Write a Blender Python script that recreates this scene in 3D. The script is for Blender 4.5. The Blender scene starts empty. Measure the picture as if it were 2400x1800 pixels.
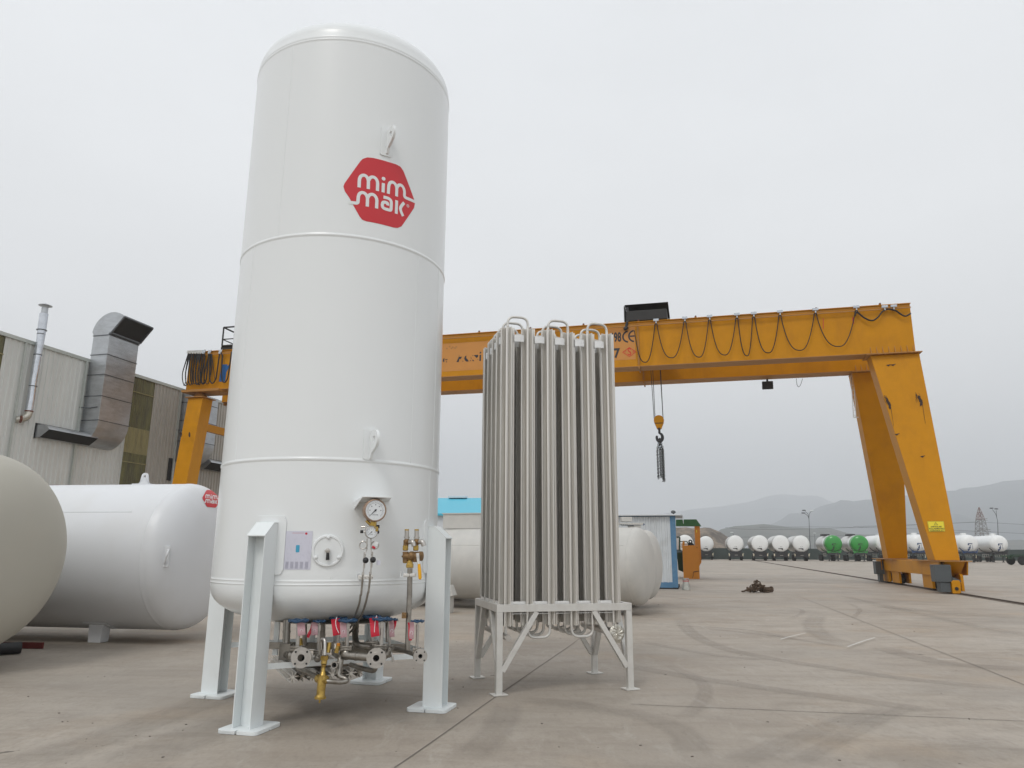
import bpy, bmesh, math, random
from math import sin, cos, pi, radians, atan2, hypot, sqrt
from mathutils import Vector, Matrix, noise
random.seed(7)
scene = bpy.context.scene
COL = scene.collection
V = Vector

# ---------------------------------------------------------------- camera
CAM_F, PITCH, ROLL, CAM_H = 1703.3, 0.2252, 0.0052, 1.5
fwd = V((0, cos(PITCH), sin(PITCH))); up0 = V((0, -sin(PITCH), cos(PITCH))); rt0 = V((1, 0, 0))
cR = cos(ROLL)*rt0 + sin(ROLL)*up0
cU = -sin(ROLL)*rt0 + cos(ROLL)*up0
CAM = V((0, 0, CAM_H))
cam_data = bpy.data.cameras.new("camera")
cam = bpy.data.objects.new("camera", cam_data); COL.objects.link(cam)
M = Matrix((cR, cU, -fwd)).transposed().to_4x4(); M.translation = CAM
cam.matrix_world = M
cam_data.sensor_width = 36.0; cam_data.lens = CAM_F/2400*36.0
cam_data.clip_start = 0.05; cam_data.clip_end = 40000
scene.camera = cam

def ray(u, w): return fwd + (u-1200)/CAM_F*cR - (w-900)/CAM_F*cU
def gz(u, w, z=0.0):
    d = ray(u, w); return CAM + d*((z-CAM_H)/d.z)
def px(u, w, Y):
    d = ray(u, w); return CAM + d*(Y/d.y)

# ---------------------------------------------------------------- world + sun (overcast)
SUN_EL, SUN_AZ = radians(52), radians(205)     # azimuth measured from +y, clockwise
world = bpy.data.worlds.new("World"); scene.world = world; world.use_nodes = True
wn = world.node_tree.nodes; wl = world.node_tree.links; wn.clear()
wo = wn.new('ShaderNodeOutputWorld')
bg_sky = wn.new('ShaderNodeBackground'); sky = wn.new('ShaderNodeTexSky')
sky.sky_type = 'NISHITA'; sky.sun_disc = False; sky.sun_elevation = SUN_EL; sky.sun_rotation = SUN_AZ
bg_sky.inputs[1].default_value = 0.05
hs = wn.new('ShaderNodeHueSaturation'); hs.inputs['Saturation'].default_value = 0.25
wl.new(sky.outputs[0], hs.inputs['Color']); wl.new(hs.outputs[0], bg_sky.inputs[0])
bg_cl = wn.new('ShaderNodeBackground')
tc = wn.new('ShaderNodeTexCoord'); sep = wn.new('ShaderNodeSeparateXYZ'); wl.new(tc.outputs['Generated'], sep.inputs[0])
ramp = wn.new('ShaderNodeValToRGB')
ramp.color_ramp.elements[0].position = 0.0; ramp.color_ramp.elements[0].color = (0.74, 0.74, 0.74, 1)
ramp.color_ramp.elements[1].position = 0.75; ramp.color_ramp.elements[1].color = (0.79, 0.815, 0.845, 1)
e = ramp.color_ramp.elements.new(0.25); e.color = (0.80, 0.81, 0.82, 1)
wl.new(sep.outputs[2], ramp.inputs[0])
mp = wn.new('ShaderNodeMapping'); mp.inputs['Scale'].default_value = (1.0, 1.0, 2.6); wl.new(tc.outputs['Generated'], mp.inputs[0])
nz = wn.new('ShaderNodeTexNoise'); nz.inputs['Scale'].default_value = 1.6; nz.inputs['Detail'].default_value = 5; nz.inputs['Roughness'].default_value = 0.5
wl.new(mp.outputs[0], nz.inputs[0])
mr = wn.new('ShaderNodeMapRange'); mr.inputs[1].default_value = 0.3; mr.inputs[2].default_value = 0.7
mr.inputs[3].default_value = 0.94; mr.inputs[4].default_value = 1.05
wl.new(nz.outputs[0], mr.inputs[0])
mul = wn.new('ShaderNodeVectorMath'); mul.operation = 'SCALE'
wl.new(ramp.outputs[0], mul.inputs[0]); wl.new(mr.outputs[0], mul.inputs['Scale'])
wl.new(mul.outputs[0], bg_cl.inputs[0]); bg_cl.inputs[1].default_value = 1.0
mixs = wn.new('ShaderNodeMixShader'); mixs.inputs[0].default_value = 0.92
wl.new(bg_sky.outputs[0], mixs.inputs[1]); wl.new(bg_cl.outputs[0], mixs.inputs[2]); wl.new(mixs.outputs[0], wo.inputs[0])

sd = bpy.data.lights.new("sun", 'SUN'); sd.energy = 0.9; sd.angle = radians(14); sd.color = (1, 0.97, 0.92)
sun = bpy.data.objects.new("sun", sd); COL.objects.link(sun)
sv = V((sin(SUN_AZ)*cos(SUN_EL), cos(SUN_AZ)*cos(SUN_EL), sin(SUN_EL)))
sun.rotation_euler = (-sv).to_track_quat('-Z', 'Y').to_euler()
scene.view_settings.view_transform = 'Standard'; scene.view_settings.look = 'None'
scene.view_settings.exposure = 0.34; scene.view_settings.gamma = 1.0
scene.render.resolution_x = 1024; scene.render.resolution_y = 768
cy = scene.cycles
cy.use_denoising = True; cy.max_bounces = 6; cy.diffuse_bounces = 3; cy.glossy_bounces = 3; cy.volume_bounces = 2
cy.transparent_max_bounces = 12

# ---------------------------------------------------------------- materials
def mat(name, color, rough=0.5, metal=0.0, var=0.0, vscale=3.0, stretch=(1, 1, 1), bump=0.0, bscale=30.0,
        dirt=None, dscale=1.2, damt=0.0, dlo=0.5, dhi=0.75, dstretch=(1, 1, 1), spec=0.5, rvar=0.0, coat=0.0):
    m = bpy.data.materials.new(name); m.use_nodes = True
    n = m.node_tree.nodes; l = m.node_tree.links; b = n['Principled BSDF']
    b.inputs['Roughness'].default_value = rough; b.inputs['Metallic'].default_value = metal
    b.inputs['Specular IOR Level'].default_value = spec
    if coat: b.inputs['Coat Weight'].default_value = coat; b.inputs['Coat Roughness'].default_value = 0.15
    c = (*color, 1); b.inputs['Base Color'].default_value = c
    if var or damt or bump or rvar:
        t = n.new('ShaderNodeTexCoord'); mp_ = n.new('ShaderNodeMapping'); mp_.inputs['Scale'].default_value = stretch
        l.new(t.outputs['Object'], mp_.inputs[0])
        out = None
        nz_ = n.new('ShaderNodeTexNoise'); nz_.inputs['Scale'].default_value = vscale; nz_.inputs['Detail'].default_value = 6
        nz_.inputs['Roughness'].default_value = 0.6; l.new(mp_.outputs[0], nz_.inputs[0])
        r_ = n.new('ShaderNodeMapRange'); r_.inputs[1].default_value = 0.25; r_.inputs[2].default_value = 0.75
        r_.inputs[3].default_value = 1-var; r_.inputs[4].default_value = 1+var; l.new(nz_.outputs[0], r_.inputs[0])
        sc = n.new('ShaderNodeVectorMath'); sc.operation = 'SCALE'; sc.inputs[0].default_value = color; l.new(r_.outputs[0], sc.inputs['Scale'])
        out = sc.outputs[0]
        if damt:
            mp2 = n.new('ShaderNodeMapping'); mp2.inputs['Scale'].default_value = dstretch; l.new(t.outputs['Object'], mp2.inputs[0])
            d = n.new('ShaderNodeTexNoise'); d.inputs['Scale'].default_value = dscale; d.inputs['Detail'].default_value = 8
            d.inputs['Roughness'].default_value = 0.65; l.new(mp2.outputs[0], d.inputs[0])
            dr = n.new('ShaderNodeMapRange'); dr.inputs[1].default_value = dlo; dr.inputs[2].default_value = dhi
            dr.inputs[3].default_value = 0; dr.inputs[4].default_value = damt; l.new(d.outputs[0], dr.inputs[0])
            mx = n.new('ShaderNodeMix'); mx.data_type = 'RGBA'; l.new(dr.outputs[0], mx.inputs[0]); l.new(out, mx.inputs[6])
            mx.inputs[7].default_value = (*dirt, 1); out = mx.outputs[2]
        l.new(out, b.inputs['Base Color'])
        if rvar:
            rr = n.new('ShaderNodeMapRange'); rr.inputs[3].default_value = rough-rvar; rr.inputs[4].default_value = rough+rvar
            l.new(nz_.outputs[0], rr.inputs[0]); l.new(rr.outputs[0], b.inputs['Roughness'])
        if bump:
            bz = n.new('ShaderNodeTexNoise'); bz.inputs['Scale'].default_value = bscale; bz.inputs['Detail'].default_value = 4; l.new(mp_.outputs[0], bz.inputs[0])
            bp = n.new('ShaderNodeBump'); bp.inputs['Strength'].default_value = bump; bp.inputs['Distance'].default_value = 0.01
            l.new(bz.outputs[0], bp.inputs['Height']); l.new(bp.outputs[0], b.inputs['Normal'])
    return m

mWhite = mat('white_tank_paint', (0.79, 0.815, 0.82), 0.30, 0, 0.014, 0.8, stretch=(1, 1, 0.25), bump=0.13, bscale=2.6, coat=0.25, dirt=(0.55, 0.55, 0.5), damt=0.10, dscale=0.7, dstretch=(1, 1, 0.35), dlo=0.55, dhi=0.85)
mLeg = mat('white_leg_paint', (0.77, 0.81, 0.815), 0.45, 0, 0.03, 4, dirt=(0.5, 0.48, 0.42), damt=0.25, dscale=2, dlo=.55, dhi=.8)
mWhite2 = mat('white_vessel_paint', (0.71, 0.725, 0.745), 0.38, 0, 0.02, 1.2, bump=0.10, bscale=2, dirt=(0.55, 0.52, 0.46), damt=0.22, dscale=1.0)
mCream = mat('cream_primer', (0.47, 0.45, 0.39), 0.62, 0, 0.03, 1.5, dirt=(0.47, 0.42, 0.34), damt=0.2, dscale=0.8)
mPrimer = mat('grey_white_primer', (0.53, 0.52, 0.49), 0.55, 0, 0.05, 2.5, dirt=(0.60, 0.58, 0.54), damt=0.45, dscale=2.2, dlo=0.45, dhi=0.6)
mRed = mat('logo_red', (0.58, 0.025, 0.035), 0.4)
mLogoW = mat('logo_white', (0.76, 0.78, 0.78), 0.4)
mSteel = mat('stainless_steel', (0.30, 0.28, 0.25), 0.34, 0.85, 0.22, 14, rvar=0.12, dirt=(0.13, 0.10, 0.07), damt=0.55, dscale=9, dlo=.5, dhi=.7)
mSteelC = mat('clean_steel', (0.52, 0.50, 0.47), 0.32, 0.8, 0.12, 20, rvar=0.1)
mBrass = mat('brass', (0.50, 0.34, 0.09), 0.36, 0.8, 0.22, 20, dirt=(0.18, 0.11, 0.04), damt=0.5, dscale=14, dlo=.48, dhi=.65)
mBronze = mat('bronze_casting', (0.27, 0.165, 0.075), 0.55, 0.55, 0.25, 25, dirt=(0.10, 0.06, 0.03), damt=0.6, dscale=18, dlo=.45, dhi=.65)
mBlueWheel = mat('blue_handwheel', (0.010, 0.05, 0.115), 0.42, 0, 0.15, 12)
mBlack = mat('black_rubber', (0.018, 0.018, 0.02), 0.5, 0, 0.2, 10)
mTagRed = mat('red_tag', (0.55, 0.01, 0.035), 0.5, 0, 0.06, 10)
mTagPink = mat('faded_tag', (0.42, 0.25, 0.27), 0.35, 0, 0.1, 10)
mString = mat('white_string', (0.75, 0.75, 0.75), 0.6)
mDial = mat('gauge_dial', (0.74, 0.77, 0.79), 0.35)
mInk = mat('black_ink', (0.02, 0.02, 0.025), 0.5)
mCase = mat('gauge_case', (0.33, 0.225, 0.16), 0.42, 0.35, 0.1, 15)
mPaper = mat('paper_sheet', (0.63, 0.63, 0.72), 0.3, 0, 0.02, 10)
mPaperBlue = mat('printed_blue', (0.06, 0.36, 0.55), 0.4)
mPaperGrey = mat('printed_grey', (0.40, 0.40, 0.48), 0.4)
mYelH = mat('yellow_handle', (0.85, 0.42, 0.01), 0.4)
mAlu = mat('extruded_aluminium', (0.76, 0.74, 0.70), 0.36, 0.6, 0.13, 2.0, stretch=(6, 6, 0.35), rvar=0.1, dirt=(0.56, 0.48, 0.40), damt=0.45, dscale=5, dstretch=(5, 5, 0.12), dlo=.52, dhi=.72)
mAluF = mat('aluminium_frame', (0.66, 0.65, 0.62), 0.38, 0.3, 0.08, 5, rvar=0.1, dirt=(0.42, 0.38, 0.32), damt=0.3, dscale=6, dlo=.5, dhi=.75)
mAluB = mat('aluminium_bracket', (0.74, 0.74, 0.73), 0.36, 0.45, 0.05, 8)
mFoil = mat('crumpled_foil', (0.55, 0.53, 0.47), 0.3, 0.7, 0.35, 14, bump=0.8, bscale=25)
mYel = mat('crane_yellow', (0.56, 0.24, 0.004), 0.45, 0, 0.07, 1.8, bump=0.12, bscale=1.5, spec=0.2, dirt=(0.38, 0.15, 0.012), damt=0.6, dscale=1.3, dstretch=(1, 1, 0.4), dlo=.5, dhi=.8, rvar=0.06)
mYelD = mat('crane_yellow_dull', (0.40, 0.19, 0.045), 0.55, 0, 0.08, 1.5)
mFade = mat('faded_yellow_patch', (0.56, 0.24, 0.045), 0.5, 0, 0.05, 2)
mScorch = mat('scorched_paint', (0.045, 0.025, 0.018), 0.8)
mDkGrey = mat('dark_grey_paint', (0.075, 0.085, 0.09), 0.5, 0, 0.1, 4)
mCanopy = mat('dark_sheet', (0.022, 0.021, 0.020), 0.6, 0, 0.2, 3)
mCable = mat('black_cable', (0.012, 0.010, 0.010), 0.55)
mClip = mat('grey_clip', (0.55, 0.6, 0.66), 0.4, 0.2)
mBlueLet = mat('blue_letter', (0.01, 0.10, 0.30), 0.4)
mGal = mat('galvanised_duct', (0.46, 0.48, 0.50), 0.36, 0.7, 0.14, 1.6, stretch=(1, 1, 5), rvar=0.14, bump=0.35, bscale=0.8, dirt=(0.26, 0.25, 0.25), damt=0.4, dscale=1.2, dlo=.45, dhi=.7)
mFlange = mat('dark_flange', (0.12, 0.13, 0.14), 0.5, 0.4)
mFoilPipe = mat('foil_pipe', (0.60, 0.63, 0.68), 0.24, 0.8, 0.15, 5, bump=0.9, bscale=3.2, rvar=0.08)
mRust = mat('rusty_metal', (0.17, 0.06, 0.035), 0.8, 0.2, 0.35, 12)
mHole = mat('dark_opening', (0.012, 0.013, 0.014), 0.8)
mGrille = mat('dark_mesh_grille', (0.014, 0.015, 0.016), 0.7, 0, 0.3, 40)
mWall = mat('painted_cladding', (0.64, 0.65, 0.625), 0.5, 0, 0.04, 1.2, stretch=(1, 1, 0.25), dirt=(0.32, 0.31, 0.28), damt=0.35, dscale=0.9, dstretch=(1.6, 1.6, 0.25), dlo=.50, dhi=.8)
mWall2 = mat('grey_cladding', (0.42, 0.40, 0.36), 0.5, 0, 0.06, 1.5, dirt=(0.2, 0.19, 0.17), damt=0.4, dscale=0.9, dstretch=(1.6, 1.6, 0.25), dlo=.45, dhi=.8)
mTrim = mat('roof_trim', (0.47, 0.50, 0.47), 0.45, 0.1, 0.08, 3)
mGRP = mat('dirty_translucent_sheet', (0.145, 0.135, 0.042), 0.35, 0, 0.35, 2.0, stretch=(1, 1, 0.35), dirt=(0.06, 0.055, 0.03), damt=0.8, dscale=1.6, dstretch=(2, 2, 0.3), dlo=.4, dhi=.65)
mGRPy = mat('yellowed_sheet', (0.27, 0.235, 0.10), 0.4, 0, 0.3, 2.5, stretch=(2, 2, 0.3))
mCyan = mat('cyan_roof', (0.06, 0.46, 0.62), 0.45, 0, 0.03, 0.4)
mBWall = mat('white_far_wall', (0.66, 0.69, 0.72), 0.6)
mShed = mat('shed_panel', (0.56, 0.59, 0.61), 0.5, 0, 0.06, 2, dirt=(0.34, 0.33, 0.30), damt=0.5, dscale=1.2, dlo=.5, dhi=.75)
mShedB = mat('shed_blue', (0.08, 0.19, 0.32), 0.5, 0, 0.12, 4, dirt=(0.16, 0.27, 0.37), damt=0.6, dscale=3, dlo=.5, dhi=.7)
mOrange = mat('orange_machine', (0.54, 0.20, 0.010), 0.48, 0, 0.05, 3)
mGreenM = mat('green_machine', (0.016, 0.10, 0.025), 0.5, 0, 0.15, 3)
mDkGreen = mat('dark_green_machine', (0.012, 0.045, 0.02), 0.5, 0, 0.2, 3)
mGreenT = mat('trailer_green', (0.015, 0.27, 0.03), 0.3, 0, 0.04, 3, coat=0.4)
mTrWhite = mat('trailer_white', (0.80, 0.81, 0.80), 0.30, 0, 0.02, 2)
mTrSteel = mat('trailer_steel', (0.66, 0.65, 0.62), 0.32, 0.45, 0.08, 2)
mChassis = mat('chassis_black', (0.02, 0.02, 0.022), 0.6, 0, 0.3, 5)
mBlueCh = mat('chassis_blue', (0.012, 0.045, 0.14), 0.45, 0, 0.1, 3)
mTyre = mat('tyre_rubber', (0.016, 0.016, 0.016), 0.85)
mRim = mat('wheel_rim', (0.50, 0.47, 0.42), 0.5, 0.3)
mLight = mat('lamp_lens', (0.75, 0.68, 0.5), 0.3)
mFence = mat('green_windbreak', (0.035, 0.052, 0.048), 0.8, 0, 0.2, 0.6)
mDirt = mat('excavated_earth', (0.235, 0.195, 0.155), 0.95, 0, 0.4, 0.5, bump=1.0, bscale=1.5, dirt=(0.085, 0.08, 0.075), damt=0.75, dscale=0.3, dlo=.44, dhi=.58)
mPole = mat('lamp_pole_grey', (0.10, 0.105, 0.11), 0.5, 0.3)
mPylR = mat('pylon_red', (0.24, 0.14, 0.12), 0.7)
mPylW = mat('pylon_grey', (0.22, 0.20, 0.18), 0.7)
mHill1 = mat('near_hill_scrub', (0.075, 0.082, 0.070), 0.95, 0, 0.3, 0.012, dirt=(0.14, 0.13, 0.11), damt=0.5, dscale=0.02, dlo=.5, dhi=.6)
mHill2 = mat('mountain_scrub', (0.062, 0.082, 0.092), 0.95, 0, 0.25, 0.004)
mPlain = mat('far_plain', (0.12, 0.12, 0.115), 0.95, 0, 0.4, 0.02, dirt=(0.28, 0.27, 0.25), damt=0.6, dscale=0.05, dlo=.5, dhi=.6)
mRedIron = mat('red_oxide', (0.13, 0.018, 0.016), 0.6, 0, 0.15, 8)
mRope = mat('wire_rope', (0.05, 0.048, 0.045), 0.6, 0.3)
mChain = mat('dark_chain', (0.014, 0.016, 0.011), 0.8, 0.0, 0.3, 30)
mStrap = mat('brown_rope', (0.085, 0.055, 0.035), 0.85, 0, 0.3, 12)
mSignY = mat('sign_yellow', (0.80, 0.66, 0.03), 0.45)
mPail = mat('dented_tin', (0.42, 0.42, 0.38), 0.35, 0.7, 0.25, 12, bump=0.5, bscale=20)
mJoint = mat('joint_dark', (0.17, 0.15, 0.13), 0.9)
mRailS = mat('crane_rail_steel', (0.115, 0.09, 0.07), 0.7, 0.3, 0.2, 4)
mChalk = mat('white_paint_mark', (0.68, 0.68, 0.66), 0.8)

def ground_mat():
    m = bpy.data.materials.new('power_floated_concrete'); m.use_nodes = True
    n = m.node_tree.nodes; l = m.node_tree.links; b = n['Principled BSDF']; b.inputs['Roughness'].default_value = 0.62
    b.inputs['Specular IOR Level'].default_value = 0.35
    t = n.new('ShaderNodeTexCoord')
    def nt(scale, det, ro, st=(1, 1, 1), rot=0.0, dist=0.0):
        mp_ = n.new('ShaderNodeMapping'); mp_.inputs['Scale'].default_value = st; mp_.inputs['Rotation'].default_value = (0, 0, rot)
        l.new(t.outputs['Object'], mp_.inputs[0])
        q = n.new('ShaderNodeTexNoise'); q.inputs['Scale'].default_value = scale; q.inputs['Detail'].default_value = det
        q.inputs['Roughness'].default_value = ro; q.inputs['Distortion'].default_value = dist; l.new(mp_.outputs[0], q.inputs[0]); return q.outputs[0]
    def rng(s, a, b_, c, d):
        q = n.new('ShaderNodeMapRange'); q.inputs[1].default_value = a; q.inputs[2].default_value = b_; q.inputs[3].default_value = c; q.inputs[4].default_value = d
        l.new(s, q.inputs[0]); return q.outputs[0]
    def mix(f, a, b_):
        q = n.new('ShaderNodeMix'); q.data_type = 'RGBA'; l.new(f, q.inputs[0])
        if isinstance(a, tuple): q.inputs[6].default_value = (*a, 1)
        else: l.new(a, q.inputs[6])
        if isinstance(b_, tuple): q.inputs[7].default_value = (*b_, 1)
        else: l.new(b_, q.inputs[7])
        return q.outputs[2]
    c = mix(rng(nt(0.35, 9, 0.62), .3, .7, 0, 1), (0.33, 0.278, 0.225), (0.455, 0.408, 0.35))
    c = mix(rng(nt(0.9, 9, 0.7, (1, 3.2, 1), 0.5, 0.6), .46, .70, 0, 0.68), c, (0.245, 0.208, 0.170))      # trowel swirls
    c = mix(rng(nt(1.3, 8, 0.7, (3.5, 1, 1), -0.35, 0.8), .54, .72, 0, 0.6), c, (0.50, 0.46, 0.41))   # pale scuffs
    c = mix(rng(nt(0.16, 5, 0.55, (1, 2, 1), 0.2), .5, .68, 0, 0.5), c, (0.27, 0.245, 0.215))
    c = mix(rng(nt(0.5, 4, 0.5), .56, .70, 0, 0.42), c, (0.42, 0.31, 0.205))                              # rusty patches
    c = mix(rng(nt(6.0, 6, 0.7, (2.5, 1, 1), 0.9), .50, .72, 0, 0.42), c, (0.21, 0.18, 0.15))
    c = mix(rng(nt(22.0, 5, 0.75, (1.6, 1, 1), 0.3), .48, .70, 0, 0.32), c, (0.19, 0.165, 0.135))
    c = mix(rng(nt(0.07, 6, 0.6, (1, 1.6, 1), 1.1), .46, .62, 0, 0.35), c, (0.30, 0.265, 0.225))
    c = mix(rng(nt(2.2, 9, 0.8, (6, 0.5, 1), 1.25), .60, .78, 0, 0.5), c, (0.53, 0.49, 0.44))
    c = mix(rng(nt(3.3, 3, 0.5), .735, .75, 0, 0.8), c, (0.10, 0.085, 0.07))                             # small stains
    l.new(c, b.inputs['Base Color'])
    bp = n.new('ShaderNodeBump'); bp.inputs['Strength'].default_value = 0.25; bp.inputs['Distance'].default_value = 0.004
    l.new(nt(25, 6, 0.7), bp.inputs['Height']); l.new(bp.outputs[0], b.inputs['Normal'])
    l.new(rng(nt(0.8, 6, 0.6), .3, .7, 0.5, 0.75), b.inputs['Roughness'])
    return m
mGround = ground_mat()

def streak_mat(name, col, amt):      # tyre rubber laid in a band: coverage fades across the band and breaks up along it
    m = bpy.data.materials.new(name); m.use_nodes = True
    n = m.node_tree.nodes; l = m.node_tree.links; b = n['Principled BSDF']; b.inputs['Roughness'].default_value = 0.7
    b.inputs['Base Color'].default_value = (*col, 1)
    uv = n.new('ShaderNodeUVMap'); s = n.new('ShaderNodeSeparateXYZ'); l.new(uv.outputs[0], s.inputs[0])
    r = n.new('ShaderNodeValToRGB'); els = r.color_ramp.elements
    els[0].position = 0; els[0].color = (0, 0, 0, 1); els[1].position = 1; els[1].color = (0, 0, 0, 1)
    for p_, v_ in ((.22, .9), (.42, .65), (.5, .8), (.6, .65), (.8, .9)):
        q = els.new(p_); q.color = (v_, v_, v_, 1)
    l.new(s.outputs[0], r.inputs[0])
    t = n.new('ShaderNodeTexCoord'); z = n.new('ShaderNodeTexNoise'); z.inputs['Scale'].default_value = 1.6; z.inputs['Detail'].default_value = 8; z.inputs['Roughness'].default_value = .7
    l.new(t.outputs['Object'], z.inputs[0])
    g = n.new('ShaderNodeMapRange'); g.inputs[1].default_value = .3; g.inputs[2].default_value = .65; g.inputs[3].default_value = .15; g.inputs[4].default_value = amt; l.new(z.outputs[0], g.inputs[0])
    e_ = n.new('ShaderNodeMath'); e_.operation = 'PINGPONG'; e_.inputs[1].default_value = 0.5; l.new(s.outputs[1], e_.inputs[0])
    e2 = n.new('ShaderNodeMapRange'); e2.inputs[1].default_value = 0; e2.inputs[2].default_value = 0.12; l.new(e_.outputs[0], e2.inputs[0])
    a = n.new('ShaderNodeMath'); a.operation = 'MULTIPLY'; l.new(r.outputs[0], a.inputs[0]); l.new(g.outputs[0], a.inputs[1])
    a2 = n.new('ShaderNodeMath'); a2.operation = 'MULTIPLY'; l.new(a.outputs[0], a2.inputs[0]); l.new(e2.outputs[0], a2.inputs[1])
    l.new(a2.outputs[0], b.inputs['Alpha'])
    return m
mSkid = streak_mat('tyre_rubber_mark', (0.18, 0.16, 0.14), 0.18)
mSkid2 = streak_mat('faint_tyre_mark', (0.18, 0.16, 0.14), 0.14)

# ---------------------------------------------------------------- mesh builder
class MB:
    def __init__(s): s.v = []; s.f = []; s.uv = None
    def add(s, vs, fs):
        o = len(s.v); s.v += [V(p) for p in vs]; s.f += [tuple(i+o for i in f) for f in fs]; return s
    def box(s, c, sz, R=None):
        c = V(c); h = [x/2 for x in sz]; vs = []
        for x in (-1, 1):
            for y in (-1, 1):
                for z in (-1, 1):
                    p = V((x*h[0], y*h[1], z*h[2])); vs.append(c + (R @ p if R else p))
        return s.add(vs, [(0, 1, 3, 2), (4, 6, 7, 5), (0, 4, 5, 1), (2, 3, 7, 6), (0, 2, 6, 4), (1, 5, 7, 3)])
    def prism(s, poly, o, ax, ay, az, d):       # 2D polygon in (ax, ay) at o, extruded d along az
        o, ax, ay, az = V(o), V(ax), V(ay), V(az); n = len(poly)
        a = [o + ax*p[0] + ay*p[1] for p in poly]; b = [p + az*d for p in a]
        return s.add(a+b, [tuple(range(n))[::-1], tuple(range(n, 2*n))] + [(i, (i+1) % n, n+(i+1) % n, n+i) for i in range(n)])
    def loft(s, rings, cap=True, closed=True):
        n = len(rings[0]); vs = [p for r in rings for p in r]; fs = []
        for k in range(len(rings)-1):
            for i in range(n if closed else n-1):
                j = (i+1) % n; fs.append((k*n+i, k*n+j, (k+1)*n+j, (k+1)*n+i))
        if cap: fs += [tuple(range(n))[::-1], tuple(range((len(rings)-1)*n, len(rings)*n))]
        return s.add(vs, fs)
    def tube(s, pts, r, n=10, cap=True, smooth=0):
        pts = [V(p) for p in pts]
        if smooth: pts = rnd(pts, smooth)
        rr = r if hasattr(r, '__len__') else [r]*len(pts)
        if len(rr) != len(pts): rr = [rr[min(len(rr)-1, int(i*len(rr)/len(pts)))] for i in range(len(pts))]
        rings = []; prev = None
        for i, p in enumerate(pts):
            a = pts[max(i-1, 0)]; b = pts[min(i+1, len(pts)-1)]
            if 0 < i < len(pts)-1:
                t = ((p-a).normalized() + (b-p).normalized())
                if t.length < 1e-6: t = b-a
            else: t = b-a
            t.normalize()
            if prev is None:
                x = V((0, 0, 1)).cross(t)
                if x.length < 0.1: x = V((1, 0, 0)).cross(t)
            else: x = prev - t*prev.dot(t)
            x.normalize(); prev = x; y = t.cross(x)
            rings.append([p + (x*cos(2*pi*k/n) + y*sin(2*pi*k/n))*rr[i] for k in range(n)])
        return s.loft(rings, cap)
    def lathe(s, prof, o, ax, n=32, cap=True, a0=0, a1=2*pi):      # prof: (distance along axis, radius)
        o = V(o); ax = V(ax).normalized(); x = V((0, 0, 1)).cross(ax)
        if x.length < 0.1: x = V((1, 0, 0))
        x.normalize(); y = ax.cross(x)
        full = abs(a1-a0-2*pi) < 1e-6; m = n if full else n+1
        rings = [[o + ax*h + (x*cos(a0+(a1-a0)*k/n) + y*sin(a0+(a1-a0)*k/n))*max(r, 1e-4) for k in range(m)] for h, r in prof]
        return s.loft(rings, cap, full)
    def sphere(s, c, r, n=12, sc=(1, 1, 1)):
        rings = []
        for i in range(1, n):
            t = pi*i/n; rings.append([V(c)+V((r*sin(t)*cos(2*pi*k/n)*sc[0], r*sin(t)*sin(2*pi*k/n)*sc[1], r*cos(t)*sc[2])) for k in range(n)])
        return s.loft(rings)
    def merge(s, o): return s.add(o.v, o.f)

def rnd(pts, r, k=5):                 # round the corners of a polyline
    out = [pts[0]]
    for i in range(1, len(pts)-1):
        a, p, b = pts[i-1], pts[i], pts[i+1]
        ra = min(r, (p-a).length*0.49, (b-p).length*0.49)
        s_ = p + (a-p).normalized()*ra; e_ = p + (b-p).normalized()*ra
        for j in range(k+1):
            t = j/k; out.append(s_*(1-t)**2 + p*2*t*(1-t) + e_*t*t)
    out.append(pts[-1]); return out

OFF = {}
def obj(name, mb, m, parent=None, smooth=True, angle=35, bevel=0, label=None):
    me = bpy.data.meshes.new(name)
    off = OFF.get(parent.name, V((0, 0, 0))) if parent else V((0, 0, 0))
    me.from_pydata([tuple(p-off) for p in mb.v], [], mb.f)
    bm = bmesh.new(); bm.from_mesh(me); bmesh.ops.remove_doubles(bm, verts=bm.verts, dist=1e-6)
    bmesh.ops.recalc_face_normals(bm, faces=bm.faces); bm.to_mesh(me); bm.free()
    me.materials.append(m)
    if smooth:
        me.polygons.foreach_set('use_smooth', [True]*len(me.polygons)); me.set_sharp_from_angle(angle=radians(angle))
    o = bpy.data.objects.new(name, me); COL.objects.link(o)
    if parent: o.parent = parent; OFF[o.name] = off
    if bevel:
        b = o.modifiers.new('bevel', 'BEVEL'); b.width = bevel; b.segments = 2; b.limit_method = 'ANGLE'; b.angle_limit = radians(40)
    if label: o['label'] = label
    return o
def thing(name, label, cat, loc=(0, 0, 0), group=None, world_mesh=True):
    o = bpy.data.objects.new(name, None); COL.objects.link(o); o.location = loc; o.empty_display_size = 0.3
    o['label'] = label; o['category'] = cat
    if group: o['group'] = group
    OFF[o.name] = V(loc) if world_mesh else V((0, 0, 0))
    return o
def tag(o, label, cat, group=None):
    o['label'] = label; o['category'] = cat
    if group: o['group'] = group
    return o
def struct(o): o['kind'] = 'structure'; return o
def dup(root, loc, label, rotz=None):
    r = root.copy(); COL.objects.link(r); r.location = loc; r['label'] = label
    if rotz is not None: r.rotation_euler = (0, 0, rotz)
    for ch in list(root.children):
        c = ch.copy(); COL.objects.link(c); c.parent = r
        for g in ch.children:
            d = g.copy(); COL.objects.link(d); d.parent = c
    return r
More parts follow.
